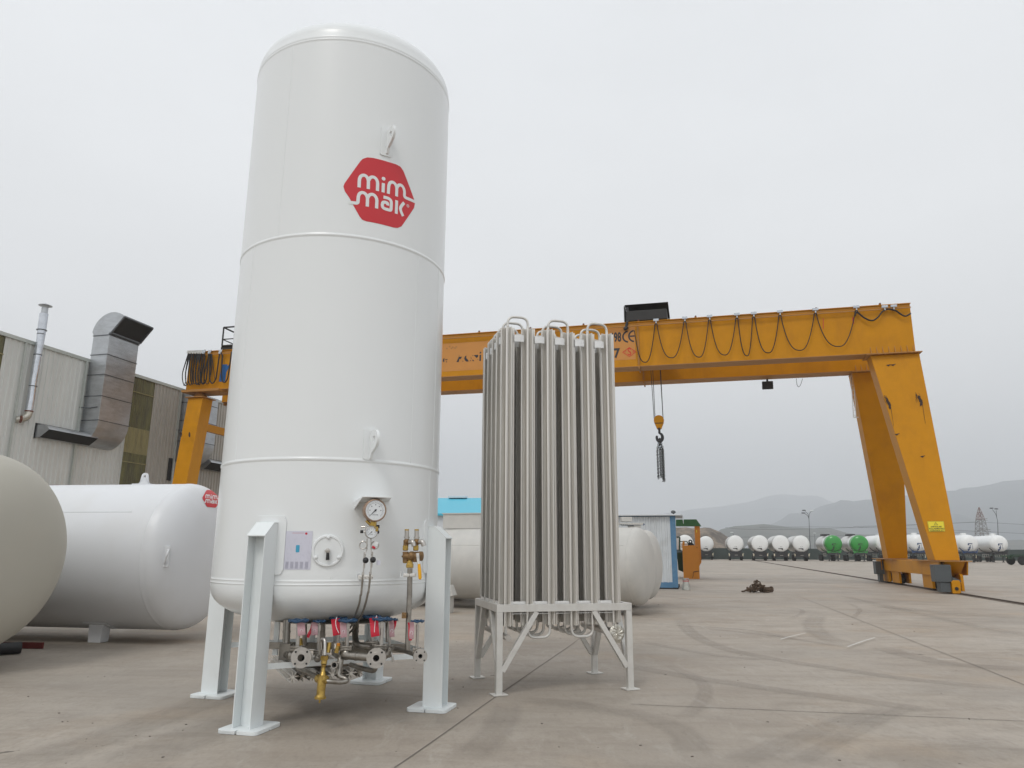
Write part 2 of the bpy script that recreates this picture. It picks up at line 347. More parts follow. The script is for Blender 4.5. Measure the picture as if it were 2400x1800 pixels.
def text_mb(body, size, o, ax, ay, weight=0.0, shear=0.0, depth=0.002, xs=1.0):
    cu = bpy.data.curves.new('lettering', 'FONT'); cu.body = body; cu.size = size; cu.offset = weight; cu.shear = shear
    cu.extrude = 0; cu.resolution_u = 3; cu.align_x = 'CENTER'; cu.align_y = 'CENTER'; cu.space_line = 0.95
    t = bpy.data.objects.new('lettering', cu); COL.objects.link(t)
    dg = bpy.context.evaluated_depsgraph_get(); me = bpy.data.meshes.new_from_object(t.evaluated_get(dg))
    mb = MB(); o, ax, ay = V(o), V(ax).normalized(), V(ay).normalized(); nn = ax.cross(ay)
    mb.add([o + ax*p.co.x*xs + ay*p.co.y + nn*depth for p in me.vertices], [tuple(f.vertices) for f in me.polygons])
    bpy.data.objects.remove(t); bpy.data.curves.remove(cu); bpy.data.meshes.remove(me)
    return mb
def ribbon2d(pts, w):                 # stroke outline as list of quads between offset points
    out = []
    for i, p in enumerate(pts):
        a = pts[max(i-1, 0)]; b = pts[min(i+1, len(pts)-1)]
        d = V((b[0]-a[0], b[1]-a[1])); d.normalize(); n_ = V((-d.y, d.x))
        out.append((V(p[:2])+n_*w/2, V(p[:2])-n_*w/2))
    return out

ZUP = V((0, 0, 1))
# rail frame: RD along the crane rails, ND across them (to the right)
RA = 0.245; RD = V((sin(RA), cos(RA), 0)); ND = V((cos(RA), -sin(RA), 0)); RC = 9.40
def W(s_, t_, z_): return RD*s_ + ND*(RC-t_) + V((0, 0, z_))
RYAW = -RA      # rotation about z that takes +y onto RD

# ================================================================ GROUND
def sheet(name, xs, ys, fz, m):
    mb = MB(); n = len(xs)
    mb.add([(x, y, fz(x, y)) for y in ys for x in xs], [(j*n+i, j*n+i+1, (j+1)*n+i+1, (j+1)*n+i) for j in range(len(ys)-1) for i in range(n-1)])
    return obj(name, mb, m)
struct(sheet('yard_ground', [-400, -150, -60, -25, -8, 8, 25, 60, 155], [-60, -20, 0, 10, 20, 40, 80, 158], lambda x, y: 0, mGround))
struct(sheet('far_plain', [-9000, -3000, -400, 0, 400, 1500, 9000], [-3000, -60.0, 158, 600, 2000, 9000], lambda x, y: -0.35, mPlain))

def ribbon(name, pts, w, m, z=0.004, close=False, steps=24):
    pts = [V((p.x, p.y, 0)) for p in pts]
    cr = []                                    # Catmull-Rom
    P = [pts[0]*2-pts[1]] + pts + [pts[-1]*2-pts[-2]]
    for i in range(1, len(P)-2):
        for k in range(steps):
            t = k/steps; a, b, c, d = P[i-1], P[i], P[i+1], P[i+2]
            cr.append(0.5*((2*b) + (c-a)*t + (2*a-5*b+4*c-d)*t*t + (3*b-a-3*c+d)*t**3))
    cr.append(pts[-1])
    me = bpy.data.meshes.new(name); vs = []; fs = []
    for i, p in enumerate(cr):
        a = cr[max(i-1, 0)]; b = cr[min(i+1, len(cr)-1)]; d = (b-a).normalized(); n_ = V((-d.y, d.x, 0))
        vs += [p+n_*w/2+V((0, 0, z)), p-n_*w/2+V((0, 0, z))]
        if i: fs.append((2*i-2, 2*i-1, 2*i+1, 2*i))
    me.from_pydata([tuple(v_) for v_ in vs], [], fs)
    uv = me.uv_layers.new(name='UVMap'); N = len(cr)-1
    for poly in me.polygons:
        for li in poly.loop_indices:
            vi = me.loops[li].vertex_index; uv.data[li].uv = (float(vi % 2), (vi//2)/N)
    me.materials.append(m); o = bpy.data.objects.new(name, me); COL.objects.link(o)
    return struct(o)
# expansion joints
for k, (a, b) in enumerate((((925, 1800), (1356, 1499)), ((1356, 1499), (1640, 1322)), ((1870, 1397), (2460, 1629)), ((1480, 1651), (2480, 1694)),
                            ((600, 1611), (1000, 1634)))):
    A, B = gz(*a), gz(*b); pts = [A.lerp(B, t/12) + V((random.uniform(-.006, .006), random.uniform(-.006, .006), 0)) for t in range(13)]
    ribbon('floor_joint', pts, 0.011 if k != 4 else 0.007, mJoint, 0.004+0.0001*k, steps=3)
# tyre marks
skids = [([(1590, 1448), (1622, 1485), (1690, 1518), (1800, 1543), (1950, 1567), (2150, 1595), (2420, 1620)], .34, mSkid),
         ([(1440, 1556), (1600, 1585), (1800, 1615), (2000, 1642), (2230, 1672)], .36, mSkid),
         ([(1480, 1500), (1580, 1520), (1700, 1540), (1800, 1548)], .25, mSkid2),
         ([(1640, 1473), (1800, 1490), (1900, 1505), (1990, 1520)], .22, mSkid2),
         ([(1920, 1440), (1905, 1465), (1925, 1490), (1985, 1512)], .5, mSkid2),
         ([(2060, 1518), (2160, 1545), (2250, 1560), (2430, 1572)], .5, mSkid),
         ([(1500, 1462), (1600, 1468), (1750, 1478), (1870, 1500)], .2, mSkid2),
         ([(1800, 1422), (1870, 1428), (1880, 1438), (1850, 1452)], .15, mSkid2),
         ([(1990, 1415), (2015, 1430), (2000, 1450)], .15, mSkid2),
         ([(1200, 1640), (1350, 1655), (1500, 1680), (1600, 1720), (1640, 1790)], .35, mSkid2),
         ([(1080, 1790), (1150, 1730), (1180, 1690), (1190, 1650)], .35, mSkid2),
         ([(1700, 1800), (1840, 1745), (1960, 1700), (2100, 1660)], .3, mSkid2),
         ([(1850, 1800), (1960, 1740), (2060, 1690), (2150, 1655)], .22, mSkid2),
         ([(1560, 1560), (1640, 1600), (1650, 1640), (1600, 1690)], .2, mSkid2),
         ([(30, 1800), (250, 1728), (450, 1660), (600, 1612)], .55, mSkid),
         ([(280, 1800), (420, 1740), (560, 1700), (750, 1690)], .7, mSkid),
         ([(620, 1700), (780, 1660), (900, 1640), (1000, 1650)], .6, mSkid2),
         ([(2050, 1420), (2200, 1436), (2420, 1452)], .8, mSkid2),
         ([(1960, 1395), (2200, 1450), (2440, 1500)], .35, mSkid2),
         ([(2080, 1800), (2200, 1770), (2420, 1755)], .7, mSkid2),
         ([(2250, 1330), (2300, 1334), (2420, 1337)], 1.6, mSkid2),
         ([(1400, 1385), (1560, 1400), (1660, 1412), (1760, 1408)], .25, mSkid2)]
for k, (p, w_, m_) in enumerate(skids): ribbon('tyre_mark', [gz(*q) for q in p], w_, m_, 0.007+0.0012*k)
for k, (a, b) in enumerate((((1830, 1503), (1889, 1488)), ((1987, 1521), (2051, 1499)), ((2197, 1551), (2240, 1553)), ((1600, 1424), (1650, 1424)), ((115+1500-15, 1430), (1640, 1429)))):
    A, B = gz(*a), gz(*b); ribbon('floor_paint_mark', [A, A.lerp(B, .5)+V((0, .02, 0)), B], 0.018, mSkid2 if k == 4 else mChalk, 0.036+0.0003*k, steps=5)
# small litter and chips on the slab
mb = MB()
for k in range(110):
    u, w_ = random.uniform(0, 2400), random.uniform(1400, 1795); g = gz(u, w_)
    r = random.choice((.003, .004, .005, .008)) * (1 + g.y/30)
    mb.box(g+V((0, 0, r*.3)), (r*2, r*1.2, r*.6), Matrix.Rotation(random.uniform(0, 3), 3, 'Z'))
o = obj('ground_grit', mb, mJoint, smooth=False); o['kind'] = 'stuff'; o['label'] = 'small dark chips of grit scattered on the concrete'; o['category'] = 'grit'
# crane rail set in the yard
mb = MB(); mb.prism([(-.19, 0.003), (.19, 0.003), (.17, .012), (-.17, .012)], W(10, 0, 0), ND, ZUP, RD, 130)
mb.prism([(-.035, .013), (.035, .013), (.035, .05), (-.035, .05)], W(10, 0, 0), ND, ZUP, RD, 130)
tag(obj('crane_rail', mb, mRailS), 'dark steel crane rail running across the yard under the right gantry leg', 'rail')
mb = MB(); mb.prism([(-.19, 0.003), (.19, 0.003), (.17, .012), (-.17, .012)], W(10, 35.3, 0), ND, ZUP, RD, 130)
mb.prism([(-.035, .013), (.035, .013), (.035, .05), (-.035, .05)], W(10, 35.3, 0), ND, ZUP, RD, 130)
tag(obj('crane_rail', mb, mRailS), 'crane rail beside the cladded factory wall, under the left gantry leg', 'rail')

# ================================================================ MAIN TANK
TC = V((-1.922, 7.864, 0)); TR = 1.131
Z1, Z2, Z3, Z4 = 6.823, 4.565, 2.321, 1.206
tank = thing('storage_tank', 'tall upright white cryogenic tank on four legs with a red hexagon logo', 'storage tank', TC)
def cyl(a, z, out=0.0): return TC + V((cos(a)*(TR+out), sin(a)*(TR+out), z))
def cylf(a):            # outward normal, rightward tangent (as seen from outside)
    return V((cos(a), sin(a), 0)), V((-sin(a), cos(a), 0))
prof = []
for i in range(15):
    p_ = pi/2*(1-i/14); prof.append((Z4-.05-0.335*TR*max(sin(p_), 0)**0.9, TR*max(cos(p_), 0)**0.8))
prof += [(Z4-.035, TR), (Z4-.022, TR), (Z4-.017, TR+.004), (Z4-.011, TR+.001), (Z4+.009, TR+.001), (Z4+.015, TR+.004), (Z4+.020, TR), (Z4+.035, TR)]
for zz in (Z3, Z2): prof += [(zz-.026, TR), (zz-.016, TR), (zz-.008, TR+.007), (zz+.008, TR+.007), (zz+.016, TR), (zz+.026, TR)]
prof += [(Z1-.04, TR), (Z1-.028, TR), (Z1-.02, TR+.005), (Z1-.004, TR+.005), (Z1+.0, TR+.001), (Z1+.012, TR+.004), (Z1+.026, TR+.003), (Z1+.032, TR)]
for i in range(1, 15):
    p_ = pi/2*i/14; prof.append((Z1+.035+0.42*TR*max(sin(p_), 0)**0.9, TR*max(cos(p_), 0)**0.8))
obj('shell', MB().lathe(prof, TC, ZUP, 160), mWhite, tank, angle=50)
# fine vertical sheet seams
for a_, z0_, z1_ in ((-.62, 2.33, 4.55), (-1.98, 4.58, 6.78), (-.30, 1.25, 2.30), (-.24, 2.33, 4.55), (-1.30, 1.24, 1.26), (-2.3, 2.33, 4.55)):
    mb = MB(); mb.tube([cyl(a_, z0_+(z1_-z0_)*k/30+random.uniform(-.001, .001), -.0005) for k in range(31)], .0035, 6); obj('weld_seam', mb, mWhite, tank)

LEG_A = -1.8246
def frame_at(a, r): 
    n_ = V((cos(a), sin(a), 0)); t_ = V((-sin(a), cos(a), 0)); return TC + n_*r, n_, t_
for k in range(4):
    a = LEG_A + k*pi/2; c, n_, t_ = frame_at(a, TR); Zt = 1.73; hw = .083; dp = .20; th = .008
    lg = MB()
    for sgn in (-1, 1):       # flanges: radial plates with a sloped top
        o_ = c + t_*(sgn*hw) + t_*(-th/2)
        lg.prism([(0.004, 0.03), (dp, 0.03), (dp, Zt-.11), (.075, Zt), (0.004, Zt)], o_, n_, ZUP, t_, th)
    lg.prism([(dp*.42, 0.03), (dp*.42+th, 0.03), (dp*.42+th, Zt-.02), (dp*.42, Zt-.02)], c-t_*(hw-th/2), n_, ZUP, t_, 2*hw-th)
    lgo = obj('leg', lg, mLeg, tank, smooth=False, bevel=.0015)
    cp = MB(); cp.prism([(dp+.008, Zt-.118), (dp+.008, Zt-.108), (.075, Zt+.008), (0.006, Zt+.008), (0.006, Zt), (.073, Zt)], c-t_*(hw+.008), n_, ZUP, t_, 2*hw+.016)
    obj('leg_cap', cp, mLeg, lgo, smooth=False)
    # base plate with rounded corners and slots
    bp_ = MB(); poly = []
    for (x, y) in ((-.13, -.19), (.27, -.19), (.27, .19), (-.13, .19)):
        cx_, cy_ = (x+.05 if x < 0 else x-.05), (y+.05 if y < 0 else y-.05); base = {(-1, -1): pi, (1, -1): 1.5*pi, (1, 1): 0, (-1, 1): .5*pi}[(1 if x > 0 else -1, 1 if y > 0 else -1)]
        poly += [(cx_+.05*cos(base+j*pi/8), cy_+.05*sin(base+j*pi/8)) for j in range(5)]
        if x < 0 and y < 0: poly += [(.06, -.19), (.06, -.155), (.075, -.155), (.075, -.19)]
        if x > 0 and y > 0: poly += [(.075, .19), (.075, .155), (.06, .155), (.06, .19)]
        if x > 0 and y < 0: poly += [(.27, -.01), (.23, -.01), (.23, .01), (.27, .01)]
    bp_.prism(poly, c+V((0, 0, .002)), n_, t_, ZUP, .03); obj('base_plate', bp_, mLeg, lgo, smooth=False, bevel=.002)
    # doubler pad on the shell
    pd = MB(); W2, za, zb = .165, 1.275, 1.80; NA = 14
    rows = []
    for i in range(NA+1):
        f_ = -1+2*i/NA; aa = a + f_*W2/TR; e_ = max(0, abs(f_)-.75)/.25; cut = .05*(1-sqrt(max(0, 1-e_*e_)))
        rows.append([cyl(aa, za+cut, .0005), cyl(aa, za+cut+.002, .013), cyl(aa, zb-cut-.002, .013), cyl(aa, zb-cut, .0005)])
    pd.loft(rows, True); obj('leg_pad', pd, mWhite, lgo, angle=30)
# tie bars between the legs
def legpt(k, z, out=.1): 
    a = LEG_A + k*pi/2; return TC + V((cos(a)*(TR+out), sin(a)*(TR+out), z))
for (i, j) in ((0, 1), (1, 2), (2, 3)):
    A, B = legpt(i, .50, .05), legpt(j, .50, .05); d = (B-A).normalized(); A += d*.085; B -= d*.085
    mb = MB(); mb.prism([(-.025, -.025), (.025, -.025), (.025, .025), (.019, .025), (.019, -.019), (-.025, -.019)], A, d.cross(ZUP), ZUP, d, (B-A).length); obj('tie_bar', mb, mLeg, tank, smooth=False)

# lifting lugs
def lug(a, z, h=.30):
    n_, t_ = cylf(a); mb = MB(); rows = []
    for i in range(7):
        f_ = -1+2*i/6; aa = a+f_*.062/TR; cut = .012*(abs(f_) > .9)
        rows.append([cyl(aa, z-h/2+cut, .0), cyl(aa, z-h/2+cut, .014), cyl(aa, z+h/2-cut, .014), cyl(aa, z+h/2-cut, 0)])
    mb.loft(rows)
    p = obj('lug_plate', mb, mWhite, tank, angle=30)
    e_ = MB(); c_ = cyl(a, z, .014) + t_*.01; ro, ri = .092, .034; out = []; inn = []
    cx_ = .105; cz_ = .035
    for k in range(24):
        th = -pi/2+.35 + k*(pi+.0-.35+.35)/23 if False else -1.2 + k*(pi/2+1.2+.25)/23
        out.append((cx_+ro*cos(th), cz_+ro*sin(th)))
    poly = [(0, -.14), (.02, -.14), (.045, -.09)] + out + [(0, cz_+ro)]
    # plate with an eye: outer strip plus ring, split into quads round the hole
    n1 = len(poly); hole = []
    for p_ in poly:
        th = atan2(p_[1]-cz_, p_[0]-cx_); hole.append((cx_+ri*cos(th), cz_+ri*sin(th)))
    vs = []; fs = []
    for s_, off_ in ((0, -.013), (1, .013)):
        vs += [c_ + n_*x_ + ZUP*z_ + t_*off_ for x_, z_ in poly] + [c_ + n_*x_ + ZUP*z_ + t_*off_ for x_, z_ in hole]
    for s_ in (0, 1):
        b_ = s_*2*n1
        for i in range(n1): fs.append((b_+i, b_+(i+1) % n1, b_+n1+(i+1) % n1, b_+n1+i))
    for i in range(n1):
        j = (i+1) % n1; fs += [(i, 2*n1+i, 2*n1+j, j), (n1+i, n1+j, 3*n1+j, 3*n1+i)]
    e_.add(vs, fs); obj('lug_eye', e_, mWhite, p, angle=30)
lug(-1.0335+.005, 5.686, .33); lug(-1.045, 2.48, .30)

# ---- red hexagon logo: outline and strokes measured on the shell (metres)
HEX = [(-0.363, 0.004), (-0.354, 0.039), (-0.211, 0.307), (-0.186, 0.341), (-0.139, 0.368), (-0.075, 0.375), (0.173, 0.377), (0.225, 0.369), (0.262, 0.336), (0.423, 0.056), (0.434, 0.016), (0.422, -0.039), (0.27, -0.300), (0.224, -0.333), (0.179, -0.342), (-0.12, -0.344), (-0.16, -0.333), (-0.188, -0.301), (-0.267, -0.17), (-0.297, -0.115), (-0.347, -0.046)]
STROKES = [[(-0.208, 0.014), (-0.209, 0.111), (-0.196, 0.146), (-0.165, 0.162), (-0.135, 0.148), (-0.117, 0.112), (-0.115, 0.014)],
           [(-0.115, 0.112), (-0.100, 0.148), (-0.068, 0.162), (-0.037, 0.146), (-0.021, 0.111), (-0.019, 0.014)],
           [(0.040, 0.118), (0.041, 0.014)], [(0.040, 0.160), (0.040, 0.176)],
           [(0.099, 0.014), (0.100, 0.111), (0.113, 0.148), (0.144, 0.162), (0.175, 0.148), (0.193, 0.111), (0.194, 0.014)],
           [(0.193, 0.111), (0.209, 0.148), (0.240, 0.162), (0.271, 0.146), (0.288, 0.108), (0.288, 0.055), (0.293, 0.041), (0.310, 0.037), (0.354, 0.037), (0.4335, 0.038)],
           [(-0.302, -0.165), (-0.225, -0.164), (-0.213, -0.158), (-0.211, -0.145), (-0.210, -0.083), (-0.198, -0.048), (-0.166, -0.033), (-0.135, -0.048), (-0.117, -0.083), (-0.115, -0.182)],
           [(-0.115, -0.083), (-0.101, -0.048), (-0.069, -0.033), (-0.037, -0.048), (-0.020, -0.083), (-0.019, -0.182)],
           [(0.048, -0.037), (0.100, -0.036), (0.128, -0.046), (0.138, -0.072), (0.138, -0.164), (0.070, -0.164), (0.045, -0.155), (0.038, -0.125), (0.046, -0.096), (0.070, -0.089), (0.098, -0.092), (0.098, -0.118)],
           [(0.198, -0.030), (0.199, -0.182)],
           [(0.290, -0.026), (0.262, -0.065), (0.244, -0.100), (0.252, -0.135), (0.283, -0.182)]]
def logo(mapf, parent, sw=.034, ns=48):
    ys = sorted(set([p[1] for p in HEX] + [-.344+.721*i/46 for i in range(47)])); rows = []
    for y in ys:
        xs = []
        for i in range(len(HEX)):
            (x0, y0), (x1, y1) = HEX[i], HEX[(i+1) % len(HEX)]
            if y0 == y1: 
                if abs(y0-y) < 1e-9: xs += [x0, x1]
                continue
            if min(y0, y1)-1e-9 <= y <= max(y0, y1)+1e-9: xs.append(x0+(x1-x0)*(y-y0)/(y1-y0))
        rows.append([mapf(min(xs)+(max(xs)-min(xs))*k/ns, y, .0022) for k in range(ns+1)])
    mb = MB(); mb.loft(rows, False, False); em = obj('logo_emblem', mb, mRed, parent, angle=60)
    mb = MB()
    for st in STROKES:
        p = rnd([V((x, y, 0)) for x, y in st], .02, 4) if len(st) > 2 else [V((st[0][0], st[0][1], 0)).lerp(V((st[1][0], st[1][1], 0)), k/8) for k in range(9)]
        q = [p[0]]
        for a_, b_ in zip(p, p[1:]):
            k = max(1, int((b_-a_).length/.012)); q += [a_.lerp(b_, (j+1)/k) for j in range(k)]
        if len(st) == 2 and st[0][1] == .160:
            c_ = V((.040, .168)); mb.add([mapf(c_.x, c_.y, .0040)]+[mapf(c_.x+.021*cos(2*pi*k/16), c_.y+.021*sin(2*pi*k/16), .0040) for k in range(16)], [(0, 1+k, 1+(k+1) % 16) for k in range(16)])
            continue
        rb = ribbon2d([(v_.x, v_.y) for v_ in q], sw)
        vs = []; fs = []
        for i, (l_, r_) in enumerate(rb):
            vs += [mapf(l_.x, l_.y, .0040), mapf(r_.x, r_.y, .0040)]
            if i: fs.append((2*i-2, 2*i-1, 2*i+1, 2*i))
        mb.add(vs, fs)
    # registered mark
    c_ = (.338, -.045)
    rr = [(mapf(c_[0]+.017*cos(2*pi*k/20), c_[1]+.017*sin(2*pi*k/20), .0040), mapf(c_[0]+.013*cos(2*pi*k/20), c_[1]+.013*sin(2*pi*k/20), .0040)) for k in range(21)]
    mb.add([p for q in rr for p in q], [(2*i, 2*i+1, 2*i+3, 2*i+2) for i in range(20)])
    for (x0, y0, x1, y1) in ((-.005, -.008, -.005, .008), (-.005, .008, .004, .006), (.004, .006, .003, .0), (.003, 0, -.005, 0), (-.001, 0, .006, -.008)):
        rb = ribbon2d([(c_[0]+x0, c_[1]+y0), (c_[0]+x1, c_[1]+y1)], .003)
        mb.add([mapf(p.x, p.y, .0042) for q in rb for p in q], [(0, 1, 3, 2)])
    obj('logo_lettering', mb, mLogoW, em, smooth=False)
logo(lambda x, y, o: cyl(-1.0731+x/TR, 5.091+y, o), tank)

# ---- data sheet on the shell
def curved_rect(a0, a1, z0, z1, out, n=10):
    rows = [[cyl(a0+(a1-a0)*k/n, z, out) for k in range(n+1)] for z in (z0, z1)]
    return MB().loft(rows, False, False)
sh = obj('diagram_sheet', curved_rect(-1.680, -1.466, 1.323, 1.662, .003), mPaper, tank)
def shp(x, y, out=.0045): return cyl(-1.680+.214*x, 1.323+.339*y, out)     # sheet coordinates 0..1
mb = MB(); 
pl_ = [(.42, .46), (.44, .445), (.54, .445), (.56, .46), (.56, .62), (.54, .635), (.44, .635), (.42, .62)]
mb.add([shp(*p) for p in pl_], [tuple(range(8))]); obj('printed_tank', mb, mPaperBlue, sh, smooth=False)
mb = MB()
for k in range(70):
    x, y = random.uniform(.08, .92), random.uniform(.25, .88)
    if .38 < x < .6 and .42 < y < .66: continue
    w_, h_ = random.choice(((.02, .006), (.006, .02), (.05, .004), (.004, .05))); mb.add([shp(x, y), shp(x+w_, y), shp(x+w_, y+h_), shp(x, y+h_)], [(0, 1, 2, 3)])
for k in range(5):
    for j in range(12):
        x = .06+k*.18+random.uniform(0, .02); y = .03+j*.015; mb.add([shp(x, y), shp(x+.12, y), shp(x+.12, y+.007), shp(x, y+.007)], [(0, 1, 2, 3)])
mb.add([shp(.03, .22), shp(.97, .22), shp(.97, .224), shp(.03, .224)], [(0, 1, 2, 3)])
obj('printed_diagram', mb, mPaperGrey, sh, smooth=False)
mb = MB(); mb.add([shp(.25, .945), shp(.68, .945), shp(.68, .952), shp(.25, .952)], [(0, 1, 2, 3)])
cc = [shp(.77+.045*cos(t*pi/6), .935+.03*sin(t*pi/6)) for t in range(12)]; mb.add(cc, [tuple(range(12))]); obj('printed_heading', mb, mTagRed, sh, smooth=False)

# ---- round inspection port
def onshell(a, z): 
    n_, t_ = cylf(a); return cyl(a, z), n_, t_
c_, n_, t_ = onshell(-1.3401, 1.490)
pt = MB(); pt.lathe([(-.02, .142), (.012, .142), (.02, .136), (.02, .122), (.012, .118), (.012, .0)], c_, n_, 48, True)
po = obj('inspection_port', pt, mWhite, tank, angle=30)
for aa in (pi/2, pi/2+2.1, pi/2-2.1):
    mb = MB(); mb.sphere(c_ + (t_*cos(aa)+ZUP*sin(aa))*.118 + n_*.018, .018, 8); obj('port_boss', mb, mWhite, po)
mb = MB(); mb.lathe([(.0, .022), (.03, .022), (.033, .012), (.033, .001)], c_+n_*.012, n_, 16); mb.tube([c_+n_*.035-t_*.03+ZUP*.0, c_+n_*.035+t_*.01], .004, 6); obj('port_latch', mb, mSteelC, po)
mb = MB(); mb.prism([(-.012, 0), (.012, 0), (.02, -.062), (-.014, -.066)], c_+n_*.03-ZUP*.018+t_*.002, t_, ZUP, n_, .02); obj('port_handle', mb, mBlack, po, smooth=False, bevel=.002)

# ---- gauges and tubes at the front right
def S(a, z, o): return cyl(a, z, o)
def gauge(c, n_, r, depth, cm, parent, rim, needle_ang, nm):
    n_ = n_.normalized(); t_ = V((-n_.y, n_.x, 0)).normalized(); u_ = n_.cross(t_); u_ = u_ if u_.z > 0 else -u_
    g = MB(); g.lathe([(-depth, r*.55), (-depth, r*.96), (-depth+.01, r), (-.008, r), (0, r*.97), (.004, r*.9), (.0, r*.87), (-.004, r*.86)], c, n_, 40); go = obj(nm, g, cm, parent, angle=30)
    d = MB(); d.lathe([(0, r*.86), (.0005, r*.86), (.001, 0.0001)], c-n_*.0035, n_, 32); do = obj('gauge_dial', d, mDial, go)
    k = MB(); o_ = c-n_*.0015
    def seg(p, q, w): 
        d_ = (q-p).normalized(); s_ = d_.cross(n_)*w/2; k.add([p+s_, p-s_, q-s_, q+s_], [(0, 1, 2, 3)])
    for i in range(31):
        th = radians(225-270*i/30); L = r*.10 if i % 5 == 0 else r*.05
        e_ = t_*cos(th)+u_*sin(th); seg(o_+e_*r*.76, o_+e_*(r*.76-L), r*.018)
    pr_ = None
    for i in range(41):
        th = radians(225-270*i/40); e_ = o_+(t_*cos(th)+u_*sin(th))*r*.64
        if pr_ is not None: seg(pr_, e_, r*.014)
        pr_ = e_
    for x_ in (-.22, -.13, -.05, .03, .12, .2): k.add([o_+t_*r*x_-u_*r*.42, o_+t_*r*(x_+.05)-u_*r*.42, o_+t_*r*(x_+.05)-u_*r*.36, o_+t_*r*x_-u_*r*.36], [(0, 1, 2, 3)])
    for i in range(1, 6):
        th = radians(225-270*i/6); e_ = o_+(t_*cos(th)+u_*sin(th))*r*.48; k.add([e_-t_*r*.04-u_*r*.035, e_+t_*r*.04-u_*r*.035, e_+t_*r*.04+u_*r*.035, e_-t_*r*.04+u_*r*.035], [(0, 1, 2, 3)])
    obj('dial_marks', k, mInk, do, smooth=False)
    nd = MB(); th = needle_ang; e_ = (t_*cos(th)+u_*sin(th)); o2 = c+n_*.0005; s_ = e_.cross(n_)
    nd.add([o2+s_*r*.05-e_*r*.12, o2-s_*r*.05-e_*r*.12, o2-s_*r*.008+e_*r*.72, o2+s_*r*.008+e_*r*.72], [(0, 1, 2, 3)])
    nd.lathe([(0, r*.08), (.003, r*.07), (.003, .0001)], o2, n_, 12); obj('gauge_needle', nd, mInk, do, smooth=False)
    return go
GY = 6.665      # depth of the gauge faces
gn = V((.42, -1, 0)).normalized()
gc = px(880, 1196, GY-.02)
gauge(gc, gn, .103, .085, mCase, tank, mCase, radians(225), 'level_gauge')
gc2 = px(870.8, 1247, GY-.01); gauge(gc2, gn, .058, .04, mSteelC, tank, mSteelC, radians(222), 'pressure_gauge')
mb = MB(); bk = gc-gn*.085; mb.lathe([(0, .05), (-.10, .05)], bk, gn, 20); mb.box(gc-ZUP*.125-gn*.05, (.05, .05, .07)); mb.box(gc-ZUP*.165-gn*.05, (.09, .04, .045))
mb.tube([gc-ZUP*.09-gn*.045-V((.07, 0, 0)), gc-ZUP*.15-gn*.05], .014, 8); mb.tube([gc-ZUP*.15-gn*.05, px(871, 1232, GY+.05)], .014, 8)
obj('gauge_manifold', mb, mBrass, tank, angle=30, bevel=.004)
for (u, w_) in ((848, 1246), (886, 1234), (885, 1247)): 
    mb = MB(); p = px(u, w_, GY+.03); mb.lathe([(-.013, .011), (-.011, .014), (.011, .014), (.013, .011)], p, V((1, 0, 0)), 12); obj('gauge_valve_knob', mb, mBlack, tank)
for (u, w_) in ((856, 1246), (879, 1234), (850, 1235)): mb = MB(); mb.tube([px(u-3, w_, GY+.03), px(u+6, w_, GY+.03)], .009, 8); obj('gauge_valve_stem', mb, mSteelC, tank)
# visor
va, vb = px(828.3, 1180, 6.78), px(849.7, 1164.5, 6.62); vc, vd = px(918, 1166.5, 6.64), px(903, 1178, 6.90)
mb = MB(); A = [cyl(-1.157, 1.925, -.01), vb+V((0, 0, 0.0)), vc, cyl(-.835, 1.955, -.01)]
mb.add([p for p in A] + [p+V((0, 0, .006)) for p in A], [(0, 3, 2, 1), (4, 5, 6, 7), (0, 1, 5, 4), (1, 2, 6, 5), (2, 3, 7, 6), (3, 0, 4, 7)])
lo = px(828.3, 1180, 6.80); mb.add([A[0], A[1], cyl(-1.150, 1.865, 0), A[0]+V((.004, 0, 0)), A[1]+V((.004, 0, 0)), cyl(-1.150, 1.865, 0)+V((.004, 0, 0))], [(0, 1, 2), (3, 5, 4), (0, 3, 4, 1), (1, 4, 5, 2), (2, 5, 3, 0)])
obj('gauge_visor', mb, mWhite, tank, smooth=False)
# instrument tubes with pigtail coils, needle valves with ball knobs
c3 = lambda x, y: (500+x/4.096, 1000+y/4.096)
def P3(x, y, Y): return px(*c3(x, y), Y)
for (top, coil, bot, nm) in (((1475, 1075), (1437, 1138), (1455, 1225), 0), ((1507, 1075), (1548, 1138), (1515, 1225), 1)):
    Y = 6.70; mb = MB(); cc_ = P3(*coil, Y); r_ = .034; pts = [P3(*top, Y)]
    s0_ = 1 if nm == 0 else -1
    ent = cc_ + V((s0_*r_, 0, 0)); pts.append(ent+V((0, 0, .05)))
    for i in range(26): 
        th = i/24*4*pi; pts.append(cc_+V((s0_*r_*cos(th), .0008*i, -r_*sin(th))))
    pts += [ent+V((0, .02, -.03)), P3(*bot, Y)]
    mb.tube(pts, .0055, 8); obj('pigtail_tube', mb, mSteelC, tank)
for (x, y) in ((1450, 1282), (1520, 1277)):
    b_ = P3(x, y, 6.72); mb = MB(); mb.box(b_, (.022, .03, .045)); mb.tube([b_+V((0, 0, .07)), b_+V((0, 0, -.07))], .0095, 8)
    mb.tube([b_+V((-.002, 0, -.07)), b_+V((-.006, 0, -.13))], .006, 8); mb.box(b_+V((-.006, 0, -.115)), (.02, .02, .02)); mb.tube([b_, b_+V((.016, -.035, 0))], .008, 8)
    nv = obj('needle_valve', mb, mSteelC, tank, angle=30)
    mb = MB(); mb.sphere(b_+V((.022, -.055, 0)), .0265, 14); obj('valve_knob', mb, mBlack, nv)
p_ = P3(1585, 1305, 6.70); mb = MB(); mb.box(p_, (.035, .002, .04)); obj('paper_tag', mb, mPaper, tank, smooth=False)
